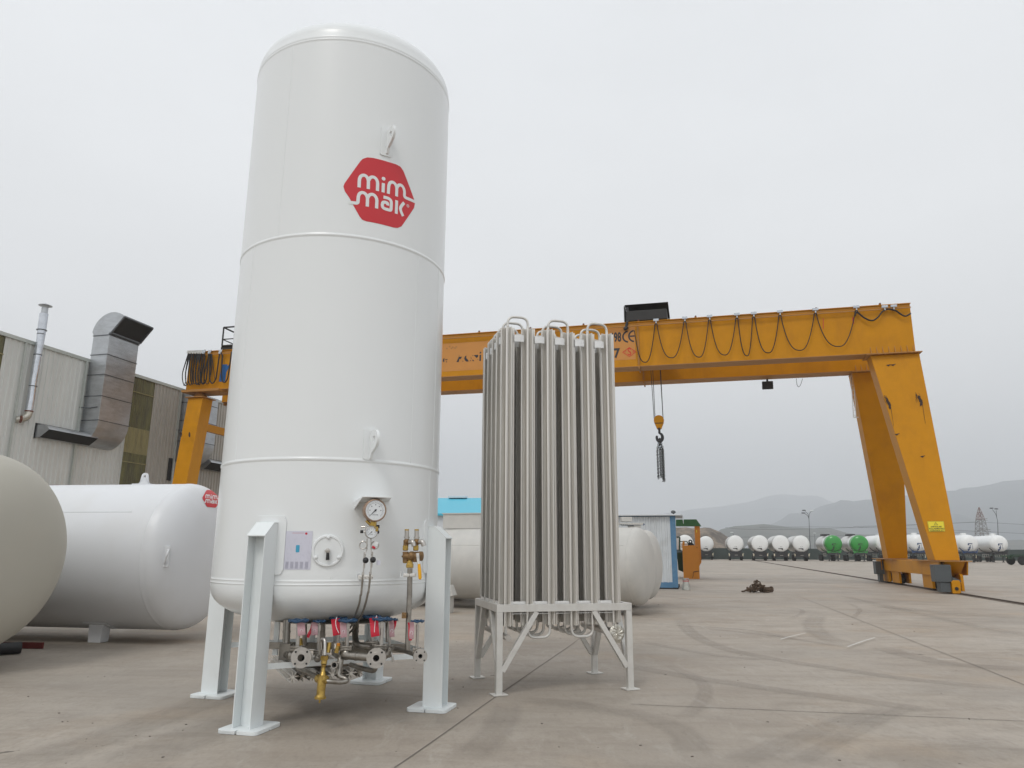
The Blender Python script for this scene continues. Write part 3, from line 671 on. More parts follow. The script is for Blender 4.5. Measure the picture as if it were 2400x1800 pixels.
p_ = P3(1560, 1130, 6.69); mb = MB(); mb.box(p_+V((0, 0, .01)), (.04, .002, .035), Matrix.Rotation(.5, 3, 'Y')); obj('paper_tag', mb, mLogoW, tank, smooth=False)
mb = MB(); mb.box(p_+V((-.018, 0, -.025)), (.03, .002, .018), Matrix.Rotation(.5, 3, 'Y')); obj('paper_tag', mb, mTagRed, tank, smooth=False)
mb = MB(); mb.box(P3(1462, 1445, 6.73), (.13, .03, .036)); cl = obj('tube_clamp', mb, mAluF, tank, smooth=False, bevel=.003)
mb = MB()
for x in (1423, 1460, 1492, 1526): mb.lathe([(0, .008), (.006, .008), (.008, .005)], P3(x, 1445, 6.715), V((0, -1, 0)), 8)
obj('clamp_bolt', mb, mSteelC, cl)
mb = MB(); mb.prism([(0, 0), (.045, 0), (.045, .006), (.006, .006), (.006, .05), (0, .05)], P3(1370, 1468, 6.75), V((1, 0, 0)), ZUP, V((0, 1, 0)), .12); obj('clamp_bracket', mb, mWhite, tank, smooth=False)
c4 = lambda x, y: (600+x/4.809, 1380+y/4.809)
def P4(x, y, Y): return px(*c4(x, y), Y)
for pts in ([P3(1437, 1400, 6.72), P3(1435, 1445, 6.72), P3(1418, 1620, 6.72), P4(1180, 60, 6.73), P4(1165, 170, 6.76), P4(1115, 310, 6.85), P4(1085, 400, 7.0), P4(1060, 440, 7.2)],
            [P3(1507, 1400, 6.72), P3(1505, 1445, 6.72), P3(1488, 1600, 6.72), P4(1268, 20, 6.72), P4(1235, 170, 6.76), P4(1195, 290, 6.85), P4(1115, 430, 7.0), P4(1050, 500, 7.1)]):
    mb = MB(); mb.tube(pts, .0095, 10, smooth=.08); obj('instrument_tube', mb, mSteel, tank)

# ---- safety valve manifold at the right
def VB(pts, r, n=12, sm=.0): mb = MB(); mb.tube(pts, r, n, smooth=sm); return mb
YM = 6.93
sm_ = obj('safety_riser', VB([P3(1887, 1360, YM), P3(1883, 1640, YM-.01), P4(1728, 100, YM-.02), P4(1708, 690, YM-.04)], .0245, 16), mSteel, tank)
mb = MB(); q = P3(1885, 1425, YM); mb.box(q, (.115, .05, .03)); obj('riser_clamp', mb, mAluF, sm_, smooth=False, bevel=.006)
mb = MB(); mb.prism([(0, 0), (.07, 0), (.07, .006), (.006, .006), (.006, .05), (0, .05)], P3(1793, 1445, YM-.02), V((1, 0, 0)), ZUP, V((0, 1, 0)), .2); obj('clamp_bracket', mb, mWhite, tank, smooth=False)
mb = MB(); mb.box(P3(1887, 1335, YM), (.062, .062, .04)); mb.tube([P3(1887, 1355, YM), P3(1887, 1240, YM)], .022, 12); mb.box(P3(1887, 1312, YM), (.05, .05, .035)); obj('pipe_nut', mb, mBrass, tank, angle=30, bevel=.006)
mb = MB()
mb.tube([P3(1822, 1245, YM), P3(1840, 1245, YM), P3(1985, 1245, YM)], [.022, .034, .034], 14); mb.sphere(P3(1905, 1243, YM), .045, 12)
mb.tube([P3(1845, 1200, YM), P3(1845, 1300, YM)], .027, 12); mb.tube([P3(1940, 1200, YM), P3(1940, 1300, YM)], .027, 12)
mb.tube([P3(1808, 1246, YM), P3(1826, 1245, YM)], [.006, .017], 8); mb.lathe([(0, .034), (.02, .044), (.045, .044), (.05, .03)], P3(1960, 1243, YM-.0), V((1, -.3, 0)), 14)
obj('diverter_valve', mb, mBronze, tank, angle=40)
mb = MB(); mb.box(P3(1845, 1165, YM), (.048, .048, .05)); mb.box(P3(1945, 1165, YM), (.048, .048, .05)); mb.box(P3(1845, 1300, YM), (.045, .045, .02)); obj('pipe_nut', mb, mBrass, tank, angle=30, bevel=.008)
for x0 in (1855, 1950):
    mb = MB(); mb.tube([P3(x0-7, 1150, YM), P3(x0-5, 1090, YM)], .024, 12); mb.sphere(P3(x0+2, 1105, YM), .032, 10); mb.tube([P3(x0, 1105, YM), P3(x0+35, 1108, YM-.02)], .019, 10)
    rv = obj('relief_valve', mb, mBronze, tank, angle=40)
    mb = MB(); mb.tube([P3(x0+2, 1080, YM), P3(x0+2, 1000, YM)], .0205, 14); mb.lathe([(0, .028), (.015, .028)], P3(x0+2, 1072, YM), ZUP, 6); obj('valve_bonnet', mb, mSteelC, rv, angle=30)
    mb = MB(); mb.lathe([(0, .021), (.012, .021), (.014, .012), (.014, .001)], P3(x0+2, 998, YM), ZUP, 12); obj('bonnet_cap', mb, mBrass, rv)
    mb = MB(); mb.tube([P3(x0+30, 1106, YM-.02), P3(x0+62, 1104, YM-.04), P3(x0+72, 1147, YM-.04)], .0225, 14, smooth=.035); obj('vent_elbow', mb, mSteelC, rv)
mb = MB(); L_ = [P3(1960, 1215, YM-.06), P3(1968, 1300, YM-.07), P3(1973, 1325, YM-.08)]; mb.tube(L_, [.016, .012, .009], 8); mb.lathe([(0, .012), (.01, .012)], P3(1962, 1243, YM-.075), V((0, -1, 0)), 6); vl = obj('valve_lever', mb, mAluF, tank)
mb = MB(); mb.tube([P3(1974, 1318, YM-.08), P3(1980, 1380, YM-.08), P3(1985, 1455, YM-.08), P3(1987, 1468, YM-.08)], [.013, .0165, .016, .006], 10); obj('lever_grip', mb, mYelH, vl)

# ---- flanges, valves and pipes beneath
def flange(c, n_, r, bore, parent_name='flange'):
    n_ = V(n_).normalized(); mb = MB()
    mb.lathe([(-.018, bore*1.25), (-.018, r), (0, r), (0, r*.62), (.003, r*.60), (.003, bore), (-.10, bore), (-.10, bore*1.25)], c, n_, 40, False)
    f_ = obj('pipe_flange', mb, mSteelC, tank, angle=30)
    x = V((0, 0, 1)).cross(n_).normalized(); y = n_.cross(x); b_ = MB()
    for k in range(4):
        th = pi/4+k*pi/2; b_.lathe([(0, r*.105), (.0012, r*.105), (.0012, .0001)], c+(x*cos(th)+y*sin(th))*r*.79, n_, 12)
    obj('bolt_hole', b_, mHole, f_, smooth=False); b_ = MB(); b_.lathe([(0, bore*.98), (.0005, .0001)], c-n_*.07, n_, 20); obj('bore', b_, mHole, f_)
    return f_
FN = V((.10, -1, .02)); YF = 6.60
fl = {}
for key, (x, y, r, b_) in dict(a=(508, 778, .0855, .030), b=(1355, 782, .083, .027), c=(1853, 760, .060, .018)).items():
    c_ = P4(x, y, YF); fl[key] = c_; flange(c_, FN, r, b_)
def handwheel(c, r, parent):
    mb = MB(); n = 48; pts = []
    for k in range(n+1):
        th = 2*pi*k/n; rr = r*(1+.05*cos(6*th)); pts.append(c+V((rr*cos(th), rr*sin(th), .004*cos(6*th))))
    mb.tube(pts, r*.15, 8, False)
    for k in range(3):
        th = 2*pi*k/3+.3; mb.tube([c-V((0, 0, .006)), c+V((r*cos(th), r*sin(th), 0))], r*.12, 6)
    mb.lathe([(-.012, r*.28), (.01, r*.28), (.014, r*.15)], c, ZUP, 10); return obj('handwheel', mb, mBlueWheel, parent)
wheels = [  # wheel centre (crop px), radius, stem foot y, depth, stem x
    (482, 360, .078, 645, 6.72, 468), (714, 366, .050, 690, 6.86, 700), (930, 330, .072, 600, 7.02, 922), (1035, 358, .076, 640, 6.80, 1022),
    (1305, 314, .074, 590, 7.10, 1308), (1420, 340, .076, 630, 6.78, 1412), (1525, 348, .052, 640, 6.92, 1500), (1822, 365, .052, 670, 6.72, 1815)]
for i, (x, y, r, yf, Y, sx) in enumerate(wheels):
    top = P4(x, y, Y); foot = P4(sx, yf, Y); s_ = top-foot; big = r > .06; rs = .017 if big else .0125
    mb = MB(); mb.tube([foot, foot+s_*.72], rs, 12); mb.tube([foot+s_*.66, foot+s_*.88], rs*1.3, 6); mb.tube([foot+s_*.85, top], rs*.35, 6)
    vv = obj('globe_valve', mb, mSteelC, tank, angle=30)
    mb = MB(); w_ = .055 if big else .036
    mb.box(foot-V((0, 0, .008)), (w_*2, w_*1.6, .016)); mb.box(foot-V((0, 0, .028)), (w_*2, w_*1.6, .018)); mb.sphere(foot-V((0, 0, .07)), w_*.95, 12, (1, 1, 1.0))
    for sx_ in (-1, 1):
        for sy_ in (-1, 1): mb.lathe([(-.045, .006), (.008, .006)], foot+V((sx_*w_*.8, sy_*w_*.6, 0)), ZUP, 6)
    obj('valve_body', mb, mSteel, vv, angle=35, bevel=.003)
    handwheel(top, r, vv)
pp = lambda *a: [P4(*q) for q in a]
pipes = [([(385, 750, 6.72), (470, 760, 6.70), (508, 775, 6.66)], .036, 0), ([(468, 720, 6.72), (468, 650, 6.72)], .040, 0),
         ([(1020, 750, 6.78), (1240, 770, 6.72), (1350, 780, 6.68)], .034, 0.05), ([(1355, 780, 6.70), (1480, 745, 6.80), (1490, 690, 6.86)], .032, .06),
         ([(1310, 660, 7.10), (1320, 720, 7.0), (1355, 775, 6.8)], .03, .06), ([(1570, 675, 7.0), (1700, 705, 6.9), (1820, 750, 6.68)], .021, .08),
         ([(350, 350, 7.05), (340, 620, 7.02), (335, 740, 7.0), (385, 750, 6.8)], .034, .08), ([(750, 400, 7.3), (745, 640, 7.3), (700, 700, 7.2)], .028, .06),
         ([(550, 400, 7.35), (548, 640, 7.35)], .022, 0), ([(1125, 400, 7.25), (1115, 560, 7.2), (1140, 640, 7.1), (1300, 660, 7.05)], .030, .1),
         ([(1475, 360, 7.35), (1480, 600, 7.3)], .016, 0), ([(900, 640, 7.0), (905, 740, 6.95), (1010, 755, 6.85)], .036, .06),
         ([(690, 690, 6.86), (690, 760, 6.86), (722, 740, 6.80), (722, 620, 6.76), (740, 565, 6.74), (775, 570, 6.72), (778, 640, 6.70), (775, 750, 6.68)], .014, .03),
         ([(940, 700, 6.82), (945, 800, 6.76), (940, 900, 6.72), (930, 990, 6.70), (1010, 1010, 6.70), (1030, 1040, 6.68), (960, 1055, 6.66), (840, 1045, 6.64), (750, 1040, 6.64)], .020, .035),
         ([(955, 800, 6.75), (925, 960, 6.72)], .028, 0), ([(470, 900, 6.95), (600, 950, 6.85), (710, 1010, 6.68)], .022, .05),
         ([(1350, 830, 6.9), (1345, 930, 6.95), (1200, 900, 7.05), (1040, 845, 7.15)], .022, .06), ([(500, 860, 7.2), (760, 860, 7.2), (1050, 840, 7.2)], .024, .0),
         ([(1510, 690, 6.86), (1530, 740, 6.84), (1545, 790, 6.83), (1540, 825, 6.83)], .010, .02), ([(590, 685, 6.74), (650, 690, 6.76)], .006, 0),
         ([(735, 690, 6.75), (740, 600, 6.75)], .007, 0), ([(1800, 700, 6.72), (1820, 745, 6.66)], .018, 0)]
for pts, r, sm in pipes:
    mb = MB(); P_ = pp(*pts); mb.tube(P_, r, 14, smooth=sm); mb.lathe([(-.006, r*1.12), (.006, r*1.12)], P_[0].lerp(P_[1], .5), P_[1]-P_[0], 14)
    obj('process_pipe', mb, mSteel if r > .015 else mSteelC, tank, angle=40)
mb = MB(); c_ = P4(880, 860, 6.66); mb.lathe([(-.02, .030), (.0, .030), (.0, .022), (-.12, .022)], c_, V((-.1, -1, 0)), 18, False); obj('open_pipe_stub', mb, mSteelC, tank)
mb = MB(); mb.lathe([(0, .021), (.001, .001)], c_+V((0, .04, 0)), V((-.1, -1, 0)), 18); obj('bore', mb, mHole, tank)
# brass strainer and fittings
br = MB(); br.tube(pp((775, 755, 6.68), (772, 800, 6.68)), .035, 6); br.tube(pp((770, 800, 6.68), (765, 850, 6.67)), .026, 12); br.tube(pp((765, 850, 6.67), (760, 895, 6.67)), [.024, .014], 10)
br.tube(pp((760, 890, 6.67), (757, 940, 6.66)), .018, 6); br.tube(pp((757, 940, 6.66), (752, 985, 6.65)), [.022, .030], 12)
obj('brass_coupling', br, mBrass, tank, angle=30)
st = MB(); st.tube(pp((752, 975, 6.65), (745, 1040, 6.65), (735, 1120, 6.64), (728, 1195, 6.64), (724, 1218, 6.64)), [.035, .038, .037, .036, .045], 18); st.tube(pp((724, 1212, 6.64), (722, 1238, 6.64)), .050, 8)
st.tube(pp((700, 1010, 6.70), (735, 1030, 6.65)), .036, 8); st.tube(pp((745, 1035, 6.65), (800, 1020, 6.63)), .034, 8); st.tube(pp((722, 1238, 6.64), (716, 1285, 6.64)), .008, 6)
obj('brass_strainer', st, mBrass, tank, angle=30)
for q_ in (((828, 608, 6.80), (812, 720, 6.78)), ((500, 570, 6.9), (505, 650, 6.85)), ((925, 640, 6.74), (905, 720, 6.74))): mb = MB(); mb.tube(pp(*q_), [.018, .021], 8); obj('brass_relief_valve', mb, mBrass, tank, angle=30)
mb = MB(); mb.tube(pp((930, 612, 6.74), (928, 645, 6.74)), .015, 8); obj('orange_cap', mb, mOrange, tank)
mb = MB(); mb.box(P4(1670, 300, 6.86), (.04, .03, .05)); obj('riser_clamp', mb, mBronze, tank, smooth=False, bevel=.003)
# valve support plates (stainless)
for (x, y, Y, sz) in ((350, 700, 7.0, (.10, .16, .14)), (1230, 680, 7.15, (.26, .03, .12)), (1560, 670, 7.2, (.20, .02, .08)), (560, 640, 7.4, (.9, .02, .06)), (640, 500, 7.45, (.05, .02, .2)), (230, 540, 7.45, (.05, .03, .34)), (900, 560, 7.6, (.05, .03, .24))):
    mb = MB(); mb.box(P4(x, y, Y), sz); obj('support_plate', mb, mSteel if sz[2] < .2 else mLeg, tank, smooth=False, bevel=.002)
# bottom skirt plate under the head
mb = MB(); Q = [P4(215, 360, 7.2), P4(270, 322, 7.6), P4(420, 340, 7.6), P4(1300, 350, 7.6), P4(1500, 315, 7.7), P4(1612, 285, 7.3), P4(1250, 385, 7.0), P4(900, 410, 6.95), P4(420, 395, 7.0)]
Q = [V((q.x, q.y, .84)) for q in Q]; mb.add(Q+[q-V((0, 0, .006)) for q in Q], [tuple(range(9)), tuple(range(9, 18))[::-1]]+[(i, (i+1) % 9, 9+(i+1) % 9, 9+i) for i in range(9)]); obj('drip_plate', mb, mSteel, tank, smooth=False)
# paper tags wired to the valves
tg = [(510, 450, .065, .11, mTagPink, 6.66), (612, 480, .030, .11, mTagRed, 6.84), (660, 450, .055, .11, mTagPink, 6.82), (905, 430, .075, .14, mTagRed, 6.80), (985, 460, .055, .13, mTagPink, 6.74),
      (1335, 430, .075, .16, mTagRed, 6.76), (1545, 440, .035, .13, mTagRed, 6.88), (1530, 450, .045, .14, mTagPink, 6.86), (1755, 470, .045, .14, mTagPink, 6.66), (1735, 480, .03, .15, mTagRed, 6.69)]
for (x, y, w_, h_, m_, Y) in tg:
    R_ = Matrix.Rotation(random.uniform(-.25, .25), 3, 'Y') @ Matrix.Rotation(random.uniform(-.4, .4), 3, 'Z'); c_ = P4(x, y, Y)
    mb = MB(); n = 6; rows = []
    for i in range(n+1):
        f_ = -.5+i/n; rows.append([c_ + R_ @ V((-w_/2, .012*sin(f_*5)+0, f_*h_)), c_ + R_ @ V((w_/2, .012*sin(f_*5+.6), f_*h_))])
    mb.loft(rows, False, False); t_o = obj('inspection_tag', mb, m_, tank)
    if m_ is mTagPink:
        k_ = MB(); k_.tube([c_+R_ @ V((.012*cos(t*pi/8), -.006, -.02+.016*sin(t*pi/8))) for t in range(17)], .0015, 5, False); obj('tag_ring', k_, mString, t_o)
for pts in ([(912, 315, 6.75), (895, 370, 6.74), (905, 440, 6.73), (935, 500, 6.73)], [(1360, 300, 6.76), (1345, 350, 6.74), (1335, 450, 6.72), (1335, 490, 6.72)]):
    mb = MB(); mb.tube(pp(*pts), .003, 6, smooth=.05); obj('tag_string', mb, mString, tank)
# finned pressure-building coil lying beneath
FD = V((-.44, .90, 0)).normalized(); side = V((FD.y, -FD.x, 0))
for k in range(8):
    e_ = P4(425, 915, 6.98); c0_ = V((e_.x, e_.y, .375)) + side*.088*k + FD*(.05*(k % 2)); mb = MB(); poly = []
    for j in range(8):
        for (dr, da) in ((.050, -.06), (.050, .06), (.014, .25), (.014, .53)): poly.append((dr*cos(j*pi/4+da+.2), dr*sin(j*pi/4+da+.2)))
    mb.prism(poly, c0_, side, ZUP, FD, 1.15); obj('finned_coil_tube', mb, mSteel if k % 2 else mAlu, tank, smooth=False)

# ================================================================ AMBIENT VAPORIZER
VX, VY, VYAW, VW, VD, VZ = -0.151, 8.226, 0.2517, 1.577, 1.179, 0.924
vap = thing('ambient_vaporizer', 'aluminium finned-tube vaporizer standing on an open steel frame right of the tall tank', 'vaporizer', (VX, VY, 0), world_mesh=False)
vap.rotation_euler = (0, 0, VYAW)
def bar(mb, a, b, w, h, up=ZUP):
    a, b = V(a), V(b); d = (b-a); L = d.length; d.normalize(); x = d.cross(V(up)); x.normalize(); y = x.cross(d)
    return mb.prism([(-w/2, -h/2), (w/2, -h/2), (w/2, h/2), (-w/2, h/2)], a, x, y, d, L)
FX = [.125+.254*i for i in range(6)]; FYs = [.105+.243*j for j in range(5)]
star = []
for j in range(8):                     # eight long fins, each with two small side ribs and a T-shaped tip
    th = pi/4*j-pi/2+pi/8
    for dr, w_ in ((.022, -.0020), (.044, -.0018), (.045, -.0050), (.047, -.0050), (.048, -.0018), (.062, -.0018), (.063, -.0050), (.065, -.0050), (.066, -.0018), (.080, -.0018), (.081, -.0060), (.084, -.0060),
                   (.084, .0060), (.081, .0060), (.080, .0018), (.066, .0018), (.065, .0050), (.063, .0050), (.062, .0018), (.048, .0018), (.047, .0050), (.045, .0050), (.044, .0018), (.022, .0020)):
        star.append((dr*cos(th)-w_*sin(th), dr*sin(th)+w_*cos(th)))
fin0 = None
rs = random.Random(3)
for j, y in enumerate(FYs):
    for i, x in enumerate(FX):
        if fin0 is None:
            mb = MB(); mb.prism(star, (0, 0, .70), V((1, 0, 0)), V((0, 1, 0)), ZUP, 3.41)
            mb.tube([(0, 0, .66), (0, 0, 4.15)], .0165, 12); fin0 = obj('finned_tube', mb, mAlu, vap, angle=30); f_ = fin0
        else: f_ = fin0.copy(); COL.objects.link(f_); f_.parent = vap
        f_.location = (x, y, rs.uniform(-.012, .012)); f_.rotation_euler = (0, 0, rs.uniform(-.06, .06))
# return bends above and below
for j, y in enumerate(FYs):
    for (a, b) in ((0, 1), (2, 3), (4, 5)):
        xa, xb = FX[a], FX[b]; h = .105 + .008*rs.random(); mb = MB()
        mb.tube([(xa, y, 4.06), (xa, y, 4.14+h), (xb, y, 4.14+h), (xb, y, 4.06)], .0155, 12, smooth=.10); mb.lathe([(0, .020), (.012, .020)], (xa, y, 4.118), ZUP, 12); mb.lathe([(0, .020), (.012, .020)], (xb, y, 4.118), ZUP, 12)
        obj('return_bend', mb, mAluF, vap)
    for (a, b) in ((1, 2), (3, 4)):
        xa, xb = FX[a], FX[b]; xx = xa+.0; mb = MB(); mb.tube([(xa, y, .74), (xa, y, .565), (xb, y, .565), (xb, y, .74)], .0155, 12, smooth=.125); obj('return_bend', mb, mAluF, vap)
    mb = MB(); mb.tube([(FX[0], y, .70), (FX[0], y, .60)], .014, 10); obj('inlet_stub', mb, mAluF, vap)
    mb = MB(); mb.tube([(FX[5], y, .70), (FX[5], y, .62)], .016, 10); obj('outlet_stub', mb, mAluF, vap)
mb = MB(); mb.lathe([(0, .001), (0, .034), (.94, .034), (.98, .034), (1.13, .034), (1.13, .001)], (FX[0]+.012, .02, .575), V((0, 1, 0)), 20); obj('inlet_header', mb, mSteelC, vap, angle=40)
mb = MB(); mb.lathe([(0, .001), (0, .045), (1.05, .045), (1.05, .001)], (FX[5]+.0, .06, .60), V((0, 1, 0)), 20)
mb.lathe([(0, .001), (0, .072), (.022, .072), (.022, .04)], (FX[5]+.0, .02, .60), V((0, 1, 0)), 24); obj('outlet_header', mb, mSteelC, vap, angle=40)
mb = MB(); ng = 14
for rr, hh in ((.092, 0), ):
    vs = [V((FX[5], .003, .60))]; fs = []
    for q in range(1, 5):
        for k in range(24):
            th = 2*pi*k/24; r = rr*q/4*(1+rs.uniform(-.05, .05)); vs.append(V((FX[5]+r*cos(th), .004+rs.uniform(-.006, .006)+(.02 if q == 4 else 0), .60+r*sin(th)-(.02 if (q == 4 and 14 < k < 21) else 0))))
    for k in range(24): fs.append((0, 1+k, 1+(k+1) % 24))
    for q in range(3):
        for k in range(24): fs.append((1+q*24+k, 1+(q+1)*24+k, 1+(q+1)*24+(k+1) % 24, 1+q*24+(k+1) % 24))
    mb.add(vs, fs)
obj('foil_cover', mb, mFoil, vap, smooth=False)
# brackets tying the tubes: plates between neighbours, top and bottom
def bracket(a, b, z, h, nm):
    a, b = V(a), V(b); d = (b-a).normalized(); s_ = V((d.y, -d.x, 0)); L = (b-a).length; n = 8
    f0, f1 = .070, L-.070; rows = []
    for k in range(n+1):
        t_ = f0+(f1-f0)*k/n; bow = .012*sin(pi*k/n); c_ = a+d*t_+s_*(.060+bow); rows.append([c_+V((0, 0, z)), c_+s_*.004+V((0, 0, z)), c_+s_*.004+V((0, 0, z+h)), c_+V((0, 0, z+h))])
    mb = MB(); mb.loft(rows)
    # curved saddle beneath
    for sg in (-1, 1): mb.box(a+d*(f0 if sg < 0 else f1)+s_*.035+V((0, 0, z+h/2)), (.006, .055, h), Matrix.Rotation(atan2(d.y, d.x), 3, 'Z'))
    return obj(nm, mb, mAluB, vap, angle=50)
for j, y in enumerate(FYs):
    for i in range(5): bracket((FX[i], y, 0), (FX[i+1], y, 0), 3.925, .085, 'tube_bracket')
for i, x in enumerate((FX[0], FX[5])):
    for j in range(4):
        a_, b_ = ((x, FYs[j+1], 0), (x, FYs[j], 0)) if i == 0 else ((x, FYs[j], 0), (x, FYs[j+1], 0)); bracket(a_, b_, 3.925, .085, 'tube_bracket')
for i in range(5):
    mb = MB(); xm = (FX[i]+FX[i+1])/2; mb.prism([(-.062, .0), (.062, .0), (.062, .018), (-.062, .018)], (xm, -.0+.03, VZ+.002), V((1, 0, 0)), ZUP, V((0, 1, 0)), .05)
    mb.box((xm, .05, VZ+.012), (.17, .004, .035)); mb.box((xm, .05, VZ-.10), (.17, .05, .006)); obj('foot_bracket', mb, mAluB, vap, smooth=False)
for j in range(4):
    mb = MB(); ym = (FYs[j]+FYs[j+1])/2; mb.box((.05, ym, VZ+.012), (.004, .17, .035)); obj('foot_bracket', mb, mAluB, vap, smooth=False)
# frame
hb = .078; tw = .06
fr = MB(); 
for (a, b) in (((0, tw/2, 0), (VW, tw/2, 0)), ((0, VD-tw/2, 0), (VW, VD-tw/2, 0)), ((tw/2, tw, 0), (tw/2, VD-tw, 0)), ((VW-tw/2, tw, 0), (VW-tw/2, VD-tw, 0))):
    bar(fr, V(a)+V((0, 0, VZ-hb/2)), V(b)+V((0, 0, VZ-hb/2)), tw, hb)
obj('top_frame', fr, mAluF, vap, smooth=False, bevel=.002)
fr = MB()
for y in FYs: bar(fr, (tw, y+.10, VZ-.03), (VW-tw, y+.10, VZ-.03), .02, .04)
obj('cross_member', fr, mAluF, vap, smooth=False)
for (x, y, sx_, sy_) in ((0, 0, 1, 1), (VW, 0, -1, 1), (0, VD, 1, -1), (VW, VD, -1, -1)):
    cx_, cy_ = x+sx_*.035, y+sy_*.035; mb = MB()
    mb.box((cx_, cy_, (.012+VZ-hb-.001)/2), (.068, .068, VZ-hb-.001-.012)); lg = obj('leg', mb, mAluF, vap, smooth=False, bevel=.003)
    mb = MB(); mb.box((cx_-sx_*.0, cy_, .008), (.165, .15, .012), Matrix.Rotation(.12, 3, 'Z')); obj('foot_plate', mb, mAluF, lg, smooth=False, bevel=.002)
    mb = MB(); bar(mb, (cx_+sx_*.036, cy_, .24), (cx_+sx_*.42, cy_, VZ-hb-.001), .055, .06, up=(0, 1, 0)); obj('brace', mb, mAluF, lg, smooth=False, bevel=.002)
    mb = MB(); bar(mb, (cx_, cy_+sy_*.036, .24), (cx_, cy_+sy_*.34, VZ-hb-.001), .055, .06, up=(1, 0, 0)); obj('brace', mb, mAluF, lg, smooth=False, bevel=.002)

# ================================================================ HORIZONTAL VESSELS
def dished(mb_o, c, yaw, R, k, L, n=96, L2=None):      # right dome at c, body to the left
    ax = V((cos(yaw), sin(yaw), 0)); prof = []
    for i in range(13):
        p_ = pi/2*(1-i/12); prof.append((-L-k*R*max(sin(p_), 0)**.9, R*max(cos(p_), 0)**.8))
    prof += [(-L+.02, R), (-.05, R), (-.03, R), (-.022, R+.005), (-.008, R+.005), (0, R)]
    for i in range(1, 17):
        p_ = pi/2*i/16; prof.append((k*R*max(sin(p_), 0)**.9, R*max(cos(p_), 0)**.8))
    mb_o.lathe(prof, c, ax, n); return ax
# middle-left white vessel
c2 = V((-5.566, 12.81, 1.2127+.178)); y2 = -.150; R2 = 1.2127
ves = thing('horizontal_tank', 'white horizontal vessel with a red emblem on its dome, low at the left', 'pressure vessel', (c2.x, c2.y, 0))
mb = MB(); ax2 = dished(mb, c2, y2, R2, .40, 5.2); obj('shell', mb, mWhite2, ves, angle=50)
sd2 = V((sin(y2), -cos(y2), 0))       # towards the viewer
def surf2(x, th, o=0): return c2 + ax2*x + (sd2*cos(th)+ZUP*sin(th))*(R2+o)
mb = MB(); mb.tube([surf2(-5.2+.1*k, .60) for k in range(49)], .006, 6); obj('weld_seam', mb, mWhite2, ves)
mb = MB(); mb.tube([surf2(-2.9, 2*pi*k/80) for k in range(81)], .005, 6, False); obj('weld_seam', mb, mWhite2, ves)
# top lug
lc = surf2(-.95, pi/2); mb = MB(); P_ = []
for k in range(17):
    th = pi*k/16; P_.append((.062*cos(th)*1.0, .145+.062*sin(th)))
poly = [(.125, 0), (.085, .02)] + P_ + [(-.085, .02), (-.125, 0)]; n1 = len(poly); hole = [(.024*cos(atan2(p[1]-.145, p[0])), .145+.024*sin(atan2(p[1]-.145, p[0]))) for p in poly]
vs = []
for o_ in (-.015, .015): vs += [lc+ax2*p[0]+ZUP*p[1]+sd2*o_ for p in poly]+[lc+ax2*p[0]+ZUP*p[1]+sd2*o_ for p in hole]
fs = []
for i in range(n1):
    j = (i+1) % n1; fs += [(i, j, n1+j, n1+i), (2*n1+i, 3*n1+i, 3*n1+j, 2*n1+j), (i, 2*n1+i, 2*n1+j, j), (n1+i, n1+j, 3*n1+j, 3*n1+i)]
mb.add(vs, fs); mb.box(lc+V((0, 0, .004)), (.34, .2, .016), Matrix.Rotation(y2, 3, 'Z')); obj('lifting_lug', mb, mWhite2, ves, smooth=False)
mb = MB(); mb.add([surf2(-3.1, 1.48, .004), surf2(-2.55, 1.48, .004), surf2(-2.6, 1.62, .004), surf2(-3.0, 1.62, .004)], [(0, 1, 2, 3)]); obj('emblem_patch', mb, mRed, ves, smooth=False)
# saddle feet
for x in (-1.15, -4.2):
    for sg in (1,):
        mb = MB(); b_ = c2 + ax2*x + sd2*sg*.42; zt = c2.z - sqrt(R2**2-.42**2)
        mb.prism([(-.11, 0.004), (.11, 0.004), (.13, zt+.06), (-.13, zt+.06)], V((b_.x, b_.y, 0))-sd2*.10, ax2, ZUP, sd2, .20)
        lo_ = obj('leg', mb, mWhite2, ves, smooth=False, bevel=.004)
        mb = MB(); th0 = -math.acos(.42*sg/R2) if True else 0
        rows = []
        for k in range(7):
            th = th0 + (-.13+.26*k/6); rows.append([surf2(x-.2, th, 0), surf2(x+.2, th, 0), surf2(x+.2, th, .012), surf2(x-.2, th, .012)])
        mb.loft(rows); obj('saddle_pad', mb, mWhite2, lo_, angle=30)
